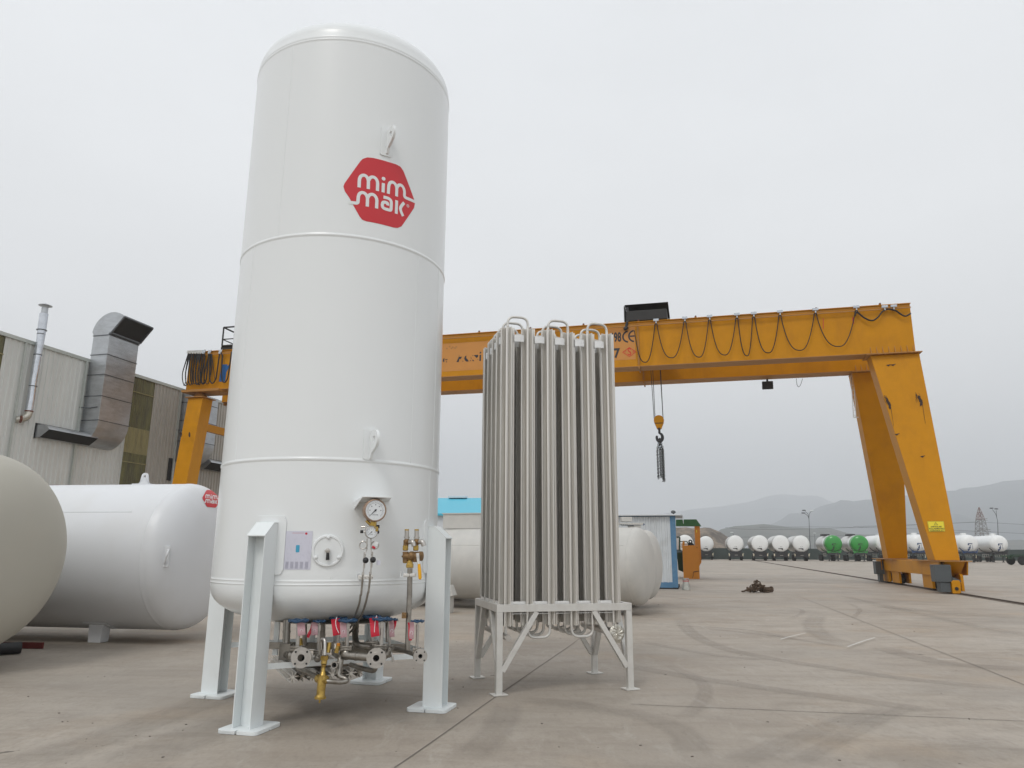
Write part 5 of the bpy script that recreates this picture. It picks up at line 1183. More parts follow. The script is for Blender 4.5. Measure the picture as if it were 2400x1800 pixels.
for (x, y) in ((350, 620), (505, 620)):
    u, w_ = 380+x/7.9, 940+y/7.9; P_ = []
    for k in range(9): P_.append(onplane(u+(3.2*cos(k*.7))*random.uniform(.6, 1), w_+(7*sin(k*.7))*random.uniform(.6, 1), 32.42))
    mb.add(P_, [tuple(range(9))])
obj('scorch_mark', mb, mScorch, l1, smooth=False)
mb = MB(); mb.prism([(30.6, .3), (41.5, .3), (41.5, 1.17), (30.6, 1.17)], W(0, 35.35, 0), RD, ZUP, ND, .7); mb.prism([(31, .06), (33, .06), (33, .7), (31, .7)], W(0, 35.5, 0), RD, ZUP, ND, .4); mb.prism([(39, .06), (41, .06), (41, .7), (39, .7)], W(0, 35.5, 0), RD, ZUP, ND, .4); obj('end_truck', mb, mYel, crane, smooth=False)
# service cage on top at the left
cg = MB(); x0, x1, y0, y1, z0, z1 = 34.3, 35.35, 33.3, 34.9, 12.1, 13.65
t0_, t1_ = 34.75, 33.2
C8 = {}
for i, t_ in enumerate((t0_, t1_)):
    for j, s_ in enumerate((34.2, 36.2)):
        for k, z in enumerate((12.62, 13.70)): C8[i, j, k] = W(s_, t_, z)
for i in (0, 1):
    for j in (0, 1): cg.tube([C8[i, j, 0], C8[i, j, 1]], .045, 6)
for k in (0, 1):
    for (a, b) in (((0, 0), (1, 0)), ((1, 0), (1, 1)), ((1, 1), (0, 1)), ((0, 1), (0, 0))): cg.tube([C8[(*a, k)], C8[(*b, k)]], .045, 6)
for i in (0, 1): cg.tube([C8[i, 0, 0].lerp(C8[i, 0, 1], .35), C8[i, 1, 0].lerp(C8[i, 1, 1], .35)], .03, 6)
cg.tube([C8[0, 0, 0].lerp(C8[0, 0, 1], .35), C8[1, 0, 0].lerp(C8[1, 0, 1], .35)], .03, 6)
cg.box(W(35.2, 34.0, 12.52), (1.7, 1.9, .16), Matrix.Rotation(-RA, 3, 'Z')); obj('service_cage', cg, mCanopy, crane, smooth=False)
# trolley with its sheet canopy
tb = MB(); tb.box(W(35.2, 11.2, 12.42), (1.9, 3.6, .5), Matrix.Rotation(-RA, 3, 'Z')); trol = obj('trolley', tb, mCanopy, crane, smooth=False, bevel=.02)
mb = MB(); 
for k in range(9):         # corrugated panel: underside seen from the yard
    a0_, a1_ = k/9, (k+1)/9
    A = lambda f_, t_: W(34.4+2.9*(1-f_)*1.0, t_, 13.42-.10*f_)
    mb.add([A(a0_, 12.3), A(a0_, 10.2), A(a1_, 10.2)-ZUP*.03, A(a1_, 12.3)-ZUP*.03, A(a0_, 12.3)+ZUP*.04, A(a0_, 10.2)+ZUP*.04, A(a1_, 10.2)+ZUP*.01, A(a1_, 12.3)+ZUP*.01], [(0, 1, 2, 3), (7, 6, 5, 4), (0, 3, 7, 4), (1, 5, 6, 2)])
mb.prism([(12.3, 12.5), (10.2, 12.5), (10.2, 13.38), (12.3, 13.38)], W(37.2, 0, 0), -ND, ZUP, RD, .04)
mb.prism([(34.4, 12.5), (37.2, 12.5), (37.2, 13.35), (34.4, 13.28)], W(0, 12.3, 0), RD, ZUP, -ND, .04)
obj('trolley_canopy', mb, mCanopy, trol, smooth=False)
mb = MB(); mb.box(W(34.35, 11.72, 12.70), (.50, .3, .26), Matrix.Rotation(-RA, 3, 'Z')); obj('control_box', mb, mClip, trol, smooth=False, bevel=.02)
mb = MB(); mb.prism([(-.42, 12.15), (.42, 12.15), (.27, 12.9), (-.27, 12.9)], W(34.3, 10.85, 0), ND, ZUP, RD, .5); obj('hoist_housing', mb, mDkGrey, trol, smooth=False, bevel=.03)
mb = MB(); mb.tube([W(33.15, 12.15, 11.72), W(33.1, 12.1, 12.0), W(34.0, 12.05, 12.45), W(34.1, 12.15, 13.1)], [.09, .06, .07, .05], 8); mb.sphere(W(33.1, 12.18, 11.72), .1, 8); obj('towing_arm', mb, mBlack, trol)
# ropes, hook block
BK = W(35.3, 10.90, 7.66)
for (t_a, t_b, ds) in ((11.24, 11.12, -.2), (11.12, 11.08, .1), (10.78, 10.70, -.1), (10.75, 10.70, .2)):
    mb = MB(); mb.tube([W(35.3+ds, t_a, 12.2), W(35.3+ds*.4, t_b, 7.75)], .016, 6); obj('wire_rope', mb, mRope, crane)
mb = MB(); R_ax = RD
mb.prism([(.24*cos(pi*k/10), .24*sin(pi*k/10)) for k in range(11)]+[(-.22, -.12), (-.10, -.42), (.10, -.42), (.22, -.12)], BK-RD*.14, ND, ZUP, RD, .28); hb_ = obj('hook_block', mb, mYel, crane, angle=30, bevel=.02)
mb = MB(); mb.prism([(-.21, -.14), (.21, -.14), (.18, -.17), (-.18, -.17)], BK-RD*.16, ND, ZUP, RD, .32); mb.lathe([(0, .07), (.08, .07)], BK+RD*-.16-ZUP*.44, RD, 10); obj('block_band', mb, mMet2 if False else mScorch, hb_, smooth=False)
mb = MB(); HK = BK-ZUP*.82; pts = [BK-ZUP*.44, BK-ZUP*.60]
for k in range(15):
    th = pi/2-.2 - (k/14)*(2*pi*.78); pts.append(HK+ND*(.135*cos(th))+ZUP*(.19*sin(th)))
mb.tube(pts, [.05, .06]+[.05+.035*sin(pi*k/14) for k in range(15)], 10); obj('hook', mb, mBlack, hb_)
# chain slings hanging from the hook
def link(mb, c, d, up_, L, r):
    P_ = []
    for k in range(13):
        th = 2*pi*k/12; P_.append(c + up_*(L*.5*sin(th)) + d*(L*.3*cos(th)))
    mb.tube(P_, r, 5, False)
ch = thing('chain_sling', 'dark multi-leg chain sling hanging from the crane hook', 'chain', HK-ZUP*.2)
mb = MB(); P_ = [HK+ND*(.09*cos(2*pi*k/16))+ZUP*(-.30+.17*sin(2*pi*k/16)) for k in range(17)]; mb.tube(P_, .025, 8, False); obj('master_link', mb, mClip, ch)
for k, (dx, ds, zt, zb) in enumerate(((-.13, 0, 6.25, 4.95), (-.02, .05, 6.28, 4.98), (.07, .04, 6.3, 4.82), (.14, -.02, 6.25, 4.75))):
    mb = MB(); z = 6.75-.017*k; i = k
    while z > zb:
        f_ = min(1, (6.75-z)/.5); c_ = BK+ND*(dx*f_)+RD*(ds*f_); c_ = V((c_.x, c_.y, z)); link(mb, c_, (ND if i % 2 else RD), ZUP, .12, .019); z -= .085; i += 1
    mb.tube([c_, c_-ZUP*.08+ND*.04, c_-ZUP*.13, c_-ZUP*.10-ND*.04], .018, 6); obj('chain_leg', mb, mChain, ch, smooth=True)

# ================================================================ FACTORY BUILDING
WT = 39.0; WZ = 10.86
bld = thing('factory_building', 'long factory hall clad in pale ribbed metal sheets with exhaust ducts, left side', 'building', W(40, WT, 0))
def ribbed(s0_, s1_, pitch, dep, z0, z1, off=0.0, f1=.25, f2=.4):
    mb = MB(); pr_ = []; s_ = s0_
    while s_ < s1_-1e-6:
        e_ = min(s_+pitch, s1_); L = e_-s_
        pr_ += [(s_, 0), (s_+L*(1-f2-.12), 0), (s_+L*(1-f2), dep), (s_+L*(1-.12), dep)]; s_ = e_
    pr_.append((s1_, 0)); a = [W(p[0], WT-p[1]-off, z0) for p in pr_]; b = [W(p[0], WT-p[1]-off, z1) for p in pr_]
    mb.loft([a, b], False, False); return mb
obj('wall', ribbed(12, 23.05, .30, .042, 0, WZ-.1), mWall, bld, smooth=False)
obj('wall', ribbed(24.85, 29.45, .27, .042, 0, WZ-.1, f2=.33), mWall, bld, smooth=False)
obj('wall', ribbed(29.45, 32.55, .27, .042, 0, WZ-.1, f2=.33), mWall, bld, smooth=False)
obj('wall', ribbed(34.35, 62, .27, .05, 0, WZ-.1, f2=.4), mWall2, bld, smooth=False)
for (a, b) in ((23.05, 24.85), (32.55, 34.35)):
    tp_ = obj('translucent_panel', ribbed(a, b, .16, .02, 0, WZ-.1, off=-.02), mGRP, bld, smooth=False)
    for z in (9.9, 6.05): mb = MB(); mb.box(W((a+b)/2, WT-.03, z), (.03, b-a, .05), Matrix.Rotation(-RA, 3, 'Z')); obj('sheet_joint', mb, mGRPy, tp_, smooth=False)
    if a > 30: obj('patched_sheet', ribbed(a+.02, b-.02, .16, .02, 6.55, 7.95, off=.0), mGRPy, tp_, smooth=False)
mb = MB(); mb.prism([(-.10, WZ-.14), (.10, WZ-.14), (.10, WZ+.02), (-.10, WZ+.02)], W(12, WT, 0), -ND, ZUP, RD, 50); obj('roof_trim', mb, mTrim, bld, smooth=False)
mb = MB(); mb.prism([(0.1, 0), (24, 0), (24, WZ-.15), (12, WZ+.7), (.1, WZ-.15)], W(12.1, WT, 0), -ND, ZUP, RD, 49.8); obj('hall_body', mb, mWall2, bld, smooth=False)
for (s_, w_) in ((29.35, .09), (25.85, .05), (36.45, .09)):
    mb = MB(); mb.prism([(-.05, 0), (.05, 0), (.05, WZ-.15), (-.05, WZ-.15)], W(s_, WT-.045, 0), RD, ZUP, ND, w_); obj('downpipe', mb, mTrim, bld, smooth=False)
# big box duct: profile in (out from wall, z)
def duct(s0_, s1_, label=None, top=True, z_top=12.12):
    t_out, t_in = 1.05, 0.06
    o0 = lambda s_: W(s_, WT, 0)
    mb = MB()
    zb = 7.72
    # straight column in sections
    zs = [zb, 8.9, 9.95, 11.05, z_top]
    mb.prism([(t_in, zb), (t_out, zb), (t_out, z_top), (t_in, z_top)], o0(s0_), ND, ZUP, RD, s1_-s0_)
    dd = obj('exhaust_duct', mb, mGal, bld, smooth=False, bevel=.01)
    # lower elbow: sweeps from the column back into the wall
    pts = [(t_in, zb)]
    for k in range(13):
        th = -pi/2*k/12; pts.append((t_in-.25+(t_out-t_in+.25)*cos(th), zb+ (1.26)*sin(th)))
    pts += [(-.3, zb-1.26), (-.3, zb-.15), (t_in, zb-.15)]
    mb = MB(); mb.prism(pts, o0(s0_+.005), ND, ZUP, RD, s1_-s0_-.01); obj('lower_elbow', mb, mGal, dd, angle=25)
    for z in (zb, 8.95, 10.05, 11.1) + ((z_top,) if top else ()):
        fl_ = MB(); fl_.box(W((s0_+s1_)/2, WT-(t_in+t_out)/2, z), (t_out-t_in+.05, s1_-s0_+.06, .035), Matrix.Rotation(-RA, 3, 'Z')); obj('duct_flange', fl_, mFlange, dd, smooth=False)
    if z_top > 9:
        cr_ = MB()
        z = zb+.15
        while z < z_top-.1:
            cr_.box(W((s0_+s1_)/2, WT-(t_in+t_out)/2, z), (t_out-t_in+.010, s1_-s0_+.010, .012), Matrix.Rotation(-RA, 3, 'Z')); z += .165
        obj('stiffening_crease', cr_, mGal, dd, smooth=False)
    if top:
        cx_, cz_ = t_out+.02, z_top+.03; r0, r1 = .10, t_out-t_in+.02; out = []; inn = []
        for k in range(15):
            th = pi - (pi-radians(48))*k/14; out.append((cx_+r1*1.12*cos(th) if k else cx_-r1, cz_+r1*1.17*sin(th))); inn.append((cx_+r0*cos(th), cz_+r0*sin(th)))
        mb = MB(); n = 15; vs = []
        for s_ in (s0_, s1_): vs += [W(s_, WT-p[0], p[1]) for p in out] + [W(s_, WT-p[0], p[1]) for p in inn]
        fs = []
        for k in range(14):
            fs += [(k, k+1, n+k+1, n+k), (2*n+k, 3*n+k, 3*n+k+1, 2*n+k+1), (k, 2*n+k, 2*n+k+1, k+1), (n+k, n+k+1, 3*n+k+1, 3*n+k)]
        mb.add(vs, fs); ho = obj('outlet_hood', mb, mGal, dd, angle=25)
        a_, b_ = out[-1], inn[-1]; dx, dz = (a_[0]-b_[0]), (a_[1]-b_[1]); L = hypot(dx, dz); nx, nz_ = dz/L, -dx/L
        g_ = MB(); q = [(b_[0]-nx*.03, b_[1]-nz_*.03), (a_[0]-nx*.03, a_[1]-nz_*.03)]
        g_.add([W(s0_+.04, WT-q[0][0], q[0][1]), W(s1_-.04, WT-q[0][0], q[0][1]), W(s1_-.04, WT-q[1][0], q[1][1]), W(s0_+.04, WT-q[1][0], q[1][1])], [(0, 1, 2, 3)]); obj('outlet_mesh', g_, mGrille, ho, smooth=False)
        g_ = MB()
        for (p, q2) in (((s0_, b_), (s1_, b_)), ((s1_, b_), (s1_, a_)), ((s1_, a_), (s0_, a_)), ((s0_, a_), (s0_, b_))):
            bar(g_, W(p[0], WT-p[1][0], p[1][1]), W(q2[0], WT-q2[1][0], q2[1][1]), .07, .07)
        obj('hood_frame', g_, mFlange, ho, smooth=False)
        mb = MB(); mb.prism([(t_out-.02, z_top+.02), (t_out+.12, z_top+.06), (t_out+.12, z_top+.10), (t_out-.02, z_top+.14)], o0(s0_), ND, ZUP, RD, s1_-s0_); obj('hood_lip', mb, mFlange, ho, smooth=False)
    mb = MB(); mb.tube([W(s0_-.25, WT-.05, zb+.62), W(s0_-.02, WT-.5, zb+.62), W(s0_-.02, WT-.9, zb+.66)], .025, 6); obj('duct_brace', mb, mFlange, dd)
    return dd
duct(29.55, 31.58); duct(36.65, 38.7, top=False, z_top=10.6)
# low ventilation hoods
def vent_hood(s0_, s1_, z0, z1):
    mb = MB(); n = 8; out = [(0, z1), (.30, z1)]
    for k in range(1, n+1): th = pi/2-(pi/2)*.75*k/n; out.append((.30+.55*cos(th), z1-.40+.40*sin(th)))
    P_ = out; base = [(.32, z0), (0, z0)]
    vs = []; N = len(P_)
    for s_ in (s0_, s1_): vs += [W(s_, WT-p[0], p[1]) for p in P_+base]
    M_ = N+2; fs = [(k, k+1, M_+k+1, M_+k) for k in range(N-1)] + [(N, N+1, M_+N+1, M_+N), (N+1, 0, M_, M_+N+1), tuple(range(M_)), tuple(range(M_, 2*M_))[::-1]]
    mb.add(vs, fs); h_ = obj('vent_hood', mb, mGal, bld, smooth=False)
    a_, b_ = P_[-1], base[0]; g_ = MB(); g_.add([W(s0_, WT-a_[0], a_[1]), W(s1_, WT-a_[0], a_[1]), W(s1_, WT-b_[0], b_[1]), W(s0_, WT-b_[0], b_[1])], [(0, 1, 2, 3)]); obj('hood_mesh', g_, mGrille, h_, smooth=False)
    mb = MB(); mb.box(W((s0_+s1_)/2, WT-.03, z1+.04), (.06, s1_-s0_+.1, .07), Matrix.Rotation(-RA, 3, 'Z')); mb.box(W(s0_-.03, WT-.03, (z0+z1)/2), (.06, .05, z1-z0+.1), Matrix.Rotation(-RA, 3, 'Z')); obj('torn_flashing', mb, mHole, h_, smooth=False)
vent_hood(27.05, 29.95, 6.50, 7.10); vent_hood(38.9, 41.9, 6.3, 6.95)
mb = MB(); mb.box(W(36.35, WT-.04, 6.0), (.05, .5, 1.3), Matrix.Rotation(-RA, 3, 'Z')); obj('dark_vent_opening', mb, mHole, bld, smooth=False)
# flue pipe
FT = 38.7
mb = MB(); zs = [7.55, 8.2, 8.9, 9.6, 10.3, 10.95, 11.5, 12.25]; path = [W(26.32+random.uniform(-.02, .02), FT, z) for z in zs]; mb.tube(path, [.16, .165, .155, .165, .16, .165, .18, .18], 18); fp = obj('flue_pipe', mb, mFoilPipe, bld, angle=60)
mb = MB()
for z in (8.75, 10.25, 11.25): mb.lathe([(-.02, .175), (.02, .175)], W(26.32, FT, z), ZUP, 18)
mb.lathe([(-.02, .22), (.015, .22)], W(26.32, FT, 11.45), ZUP, 18); obj('pipe_band', mb, mFlange, fp)
mb = MB(); mb.lathe([(0, .14), (.32, .14)], W(26.32, FT, 12.22), ZUP, 18, False); mb.tube([W(26.2, FT, 12.45), W(26.16, FT, 12.65)], .02, 6); mb.tube([W(26.44, FT, 12.45), W(26.48, FT, 12.65)], .02, 6); mb.lathe([(0, .29), (.015, .29), (.13, .02), (.13, .001)], W(26.32, FT, 12.64), ZUP, 24); obj('rain_cap', mb, mRust if False else mGal, fp, angle=30)
mb = MB(); mb.tube([W(26.32, FT, 7.58), W(26.30, FT, 7.35), W(26.15, FT+.15, 7.18), W(26.0, WT+.1, 7.15)], [.165, .165, .16, .16], 16, smooth=.15); obj('flue_elbow', mb, mFoil, fp)
mb = MB(); mb.lathe([(0, .17), (.05, .17)], W(26.02, FT+.02, 7.16), -ND*.5-RD, 16); mb.lathe([(-.03, .175), (.03, .175)], W(26.32, FT, 7.58), ZUP, 18); obj('rusty_collar', mb, mRust, fp)

# ================================================================ SHED, MACHINE, SMALL THINGS
g = gz(1590, 1381); sh_ = thing('site_shed', 'small white ribbed-panel shed with blue steel frame and sheet roof', 'shed', (g.x, g.y, 0))
SX = -ND.copy(); SY = RD.copy(); SHt = 2.92; SWd = 3.6; SDp = 2.6
gg = V((g.x, g.y, 0))
mb = MB(); pr_ = []; x = .22
while x < SWd-.2: pr_ += [(x, 0), (x+.12, 0), (x+.145, .035), (x+.195, .035)]; x += .22
a = [gg+SX*p[0]-SY*(p[1]-.02)+V((0, 0, .26)) for p in pr_]; b = [p+V((0, 0, SHt-.27)) for p in a]; mb.loft([a, b], False, False)
mb.prism([(.1, .12), (SWd-.1, .12), (SWd-.1, SHt), (.1, SHt)], gg+SY*.05, SX, ZUP, SY, SDp); obj('wall', mb, mShed, sh_, smooth=False)
mb = MB(); mb.box(gg+SX*.11+SY*.06+V((0, 0, SHt/2+.04)), (.22, .14, SHt-.04), Matrix.Rotation(-RA, 3, 'Z')); mb.box(gg+SX*(SWd-.11)+SY*.06+V((0, 0, SHt/2+.04)), (.22, .14, SHt-.04), Matrix.Rotation(-RA, 3, 'Z'))
mb.box(gg+SX*(SWd/2)+SY*.06+V((0, 0, .16)), (SWd-.44, .13, .22), Matrix.Rotation(-RA, 3, 'Z')); mb.box(gg+SX*(SWd/2)+SY*.09+V((0, 0, SHt+.0)), (SWd-.44, .08, .05), Matrix.Rotation(-RA, 3, 'Z')); obj('frame', mb, mShedB, sh_, smooth=False, bevel=.006)
mb = MB(); mb.prism([(-.28, SHt+.03), (SWd+.2, SHt+.03), (SWd+.2, SHt+.08), (-.28, SHt+.08)], gg-SY*.18, SX, ZUP, SY+ZUP*(-.0), SDp+.5); mb.prism([(0, 0), (.03, 0), (.03, -.30), (0, -.05)], gg-SX*.28+SY*.2+V((0, 0, SHt+.03)), -SX, ZUP, SY, 1.2); obj('roof', mb, mBWall, sh_, smooth=False)
mb = MB(); mb.box(gg+SX*(SWd/2)+SY*1.3+V((0, 0, .05)), (SWd, SDp, .1), Matrix.Rotation(-RA, 3, 'Z')); obj('base_skid', mb, mHole, sh_, smooth=False)
mb = MB(); q = px(1578, 1200, 31.3); mb.sphere(q, .07, 8, (1.5, 1, 1)); mb.tube([q, q-V((0, 0, .2))], .02, 6); obj('roof_bolt', mb, mPole, sh_)
# bending machine beyond the shed
MY = 42.5
def qp(u, w_, Y=MY): return px(u, w_, Y)
mg = gz(1640, 1357); mach = thing('workshop_machine', 'orange and green steel machine with an overhead green beam beyond the blue-framed shed', 'machine', (mg.x, mg.y, 0))
def plate(pts, Y, d, m, nm, **k):
    P_ = [qp(*p, Y) for p in pts]; mb = MB(); n = len(P_); B_ = [p+RD*d for p in P_]
    mb.add(P_+B_, [tuple(range(n)), tuple(range(n, 2*n))[::-1]]+[(i, n+i, n+(i+1) % n, (i+1) % n) for i in range(n)]); return obj(nm, mb, m, mach, smooth=False, **k)
cb = plate([(1599, 1278.5), (1638, 1278), (1640, 1357.5), (1602.5, 1358)], 42.0, 1.2, mOrange, 'cabinet', bevel=.01)
plate([(1599, 1278.5), (1599.5, 1270), (1602, 1267), (1604.5, 1270), (1604.5, 1278)], 42.0, .2, mOrange, 'cabinet_lug')
plate([(1627.5, 1232), (1640, 1232), (1644, 1318), (1640, 1325), (1637, 1335), (1631, 1335)], 43.4, .5, mOrange, 'post', bevel=.01)
plate([(1584, 1217.5), (1632, 1217), (1641.5, 1230), (1643.5, 1233), (1584, 1233)], 43.3, .7, mGreenM, 'overhead_beam', bevel=.01)
plate([(1586, 1296), (1599.5, 1294), (1601, 1341), (1590, 1336)], 43.5, 1.5, mDkGreen, 'machine_bed')
mb = MB(); mb.tube([qp(1593, 1259), qp(1593, 1292)], .045, 6); mb.tube([qp(1586, 1259), qp(1593, 1259)], .04, 6); mb.tube([qp(1594, 1269), qp(1610, 1269), qp(1614, 1276)], .03, 6); obj('guard_rail', mb, mDkGreen, mach)
hub = qp(1618.5, 1269.5, 42.3); mb = MB(); L_ = []
for k in range(13):
    th = pi*1.15-(pi*1.3)*k/12; L_.append(hub+V((.115*cos(th), 0, .115*sin(th))))
e1, e2 = qp(1628, 1279, 42.3), qp(1622, 1279, 42.3); e0 = qp(1612, 1279, 42.3)
out = [e0]+L_+[e1, e2]; ring_i = []
for p in out: 
    d_ = (p-hub).normalized(); ring_i.append(hub+d_*.05)
n = len(out); vs = out+ring_i+[p+V((0, .06, 0)) for p in out+ring_i]; fs = []
for i in range(n):
    j = (i+1) % n; fs += [(i, j, n+j, n+i), (2*n+i, 3*n+i, 3*n+j, 2*n+j), (i, 2*n+i, 2*n+j, j), (n+i, n+j, 3*n+j, 3*n+i)]
mb.add(vs, fs); obj('eye_lever', mb, mHole, mach, smooth=False)
mb = MB(); mb.tube([qp(1588, 1262, 43.2), qp(1588, 1288, 43.2)], .09, 10); mb.tube([qp(1596, 1275, 43.2), qp(1612, 1275, 43.2)], .07, 10); mb.tube([qp(1596, 1281, 43.2), qp(1602, 1281, 43.2)], .08, 10); obj('white_cylinder', mb, mAluB, mach)
mb = MB(); mb.add([qp(*p, 41.985) for p in ((1639, 1338), (1626, 1339.5), (1624.5, 1341), (1624, 1350), (1621.5, 1355), (1622, 1355.5), (1625, 1350.5), (1625.5, 1341.6), (1639, 1339))], [tuple(range(9))]); mb.add([qp(*p, 41.985) for p in ((1633, 1282), (1634, 1282), (1634, 1285), (1633, 1285))], [(0, 1, 2, 3)]); obj('panel_gap', mb, mScorch, cb, smooth=False)
mb = MB(); mb.add([qp(*p, 43.38) for p in ((1631.5, 1242), (1633.3, 1242), (1633.5, 1248), (1632, 1248))], [(0, 1, 2, 3)]); obj('yellow_label', mb, mSignY, mach, smooth=False)
# tin pail
g = gz(1608.5, 1383); pail = thing('metal_pail', 'dented tin pail standing upside down beside the blue shed post', 'bucket', (g.x, g.y, 0))
mb = MB(); mb.lathe([(0.0, .165), (.01, .17), (.34, .115), (.35, .125), (.45, .125), (.455, .115), (.455, .001)], V((g.x, g.y, .002)), ZUP, 20); obj('body', mb, mPail, pail, angle=30)
mb = MB(); mb.lathe([(-.012, .130), (.012, .130)], V((g.x, g.y, .35)), ZUP, 20); mb.box(V((g.x+.02, g.y-.13, .42)), (.05, .01, .03)); obj('red_band', mb, mTagRed, pail)
# heap of slings on the slab
random.seed(21)
hp0 = gz(1782, 1389); mb = MB()
def coil(c, r, th, tilt, n=18, sq=1.0):
    R_ = Matrix.Rotation(tilt[0], 3, 'X') @ Matrix.Rotation(tilt[1], 3, 'Y'); P_ = []
    for k in range(n+1):
        a = 2*pi*k/n; p = R_ @ V((r*cos(a), r*sq*sin(a), .02*sin(3*a))); q = c+p; q.z = max(q.z, th+.003); P_.append(q)
    mb.tube(P_, th, 6, False)
for k in range(34):
    x = random.gauss(-.1, .16); y = random.gauss(0, .12); h = max(0, .34-abs(x+.05)*.9)*random.uniform(.2, 1)
    coil(V((hp0.x+x, hp0.y+y+.1, h+.04)), random.uniform(.05, .14), random.uniform(.012, .028), (random.uniform(-1.3, 1.3), random.uniform(-1.2, 1.2)), 14, random.uniform(.5, 1))
for (dx, dy, r) in ((.25, 0, .12), (.36, .05, .13), (-.42, 0, .07), (.2, .12, .11)):
    for q in range(2): coil(V((hp0.x+dx, hp0.y+dy, .07+q*.07)), r, .036, (random.uniform(.3, 1.0), random.uniform(-.5, .5)), 18, .6)
tag(obj('rope_heap', mb, mStrap), 'tangled heap of brown ropes and slings lying on the open concrete', 'rope heap')

# ================================================================ FAR THINGS
# cyan-roofed hall
far = thing('warehouse', 'distant hall with a bright cyan sloping roof seen left of the vaporizer', 'building', px(1080, 1296, 95))
FX_ = V((cos(-.12), sin(-.12), 0)); FY_ = V((sin(.12), cos(.12), 0)); A = px(960, 1208, 92); A.z = px(1080, 1208.5, 92).z; L_ = 21
mb = MB(); o_ = V((A.x, A.y, 0)); mb.prism([(0, 0), (L_, 0), (L_, A.z), (0, A.z)], o_, FX_, ZUP, FY_, 22); obj('wall', mb, mBWall, far, smooth=False)
mb = MB(); rz = px(1080, 1171, 102).z; mb.prism([(-.5, A.z-.05), (11, rz), (11, rz+.25), (-.5, A.z+.2)], o_-FX_*.4, FY_, ZUP, FX_, L_+.8); mb.prism([(22.5, A.z-.05), (11, rz), (11, rz+.25), (22.5, A.z+.2)], o_-FX_*.4, FY_, ZUP, FX_, L_+.8); rf = obj('roof', mb, mCyan, far, smooth=False)
mb = MB()
for k in range(5): mb.box(o_+FX_*(4+k*4.8)+FY_*10.5+ZUP*(rz+.35), (2.6, .8, .25), Matrix.Rotation(-.12, 3, 'Z'))
obj('ridge_vent', mb, mBWall, rf, smooth=False)
# fence
mb = MB(); fy = 150; f0, f1 = px(1300, 1305, fy), px(2560, 1305, fy); n = 60; a = []; b = []
for k in range(n+1):
    p = f0.lerp(f1, k/n); sag = .07*abs(sin(k*pi/2*1.7)); a.append(V((p.x, fy+.15*sin(k*2.1), 0))); b.append(V((p.x, fy+.15*sin(k*2.1), 2.22-sag)))
mb.loft([a, b, [p+V((0, .06, 0)) for p in b], [p+V((0, .06, 0)) for p in a]], False, False); fe = thing('boundary_fence', 'long dark green windbreak fence closing off the far side of the yard', 'fence', (f0.x, fy, 0))
obj('screen', mb, mFence, fe, smooth=False)
for k in range(0, n+1, 3):
    mb = MB(); p = a[k]; mb.tube([V((p.x, fy+.2, 0)), V((p.x, fy+.2, 2.4))], .05, 6); obj('post', mb, mPole, fe)

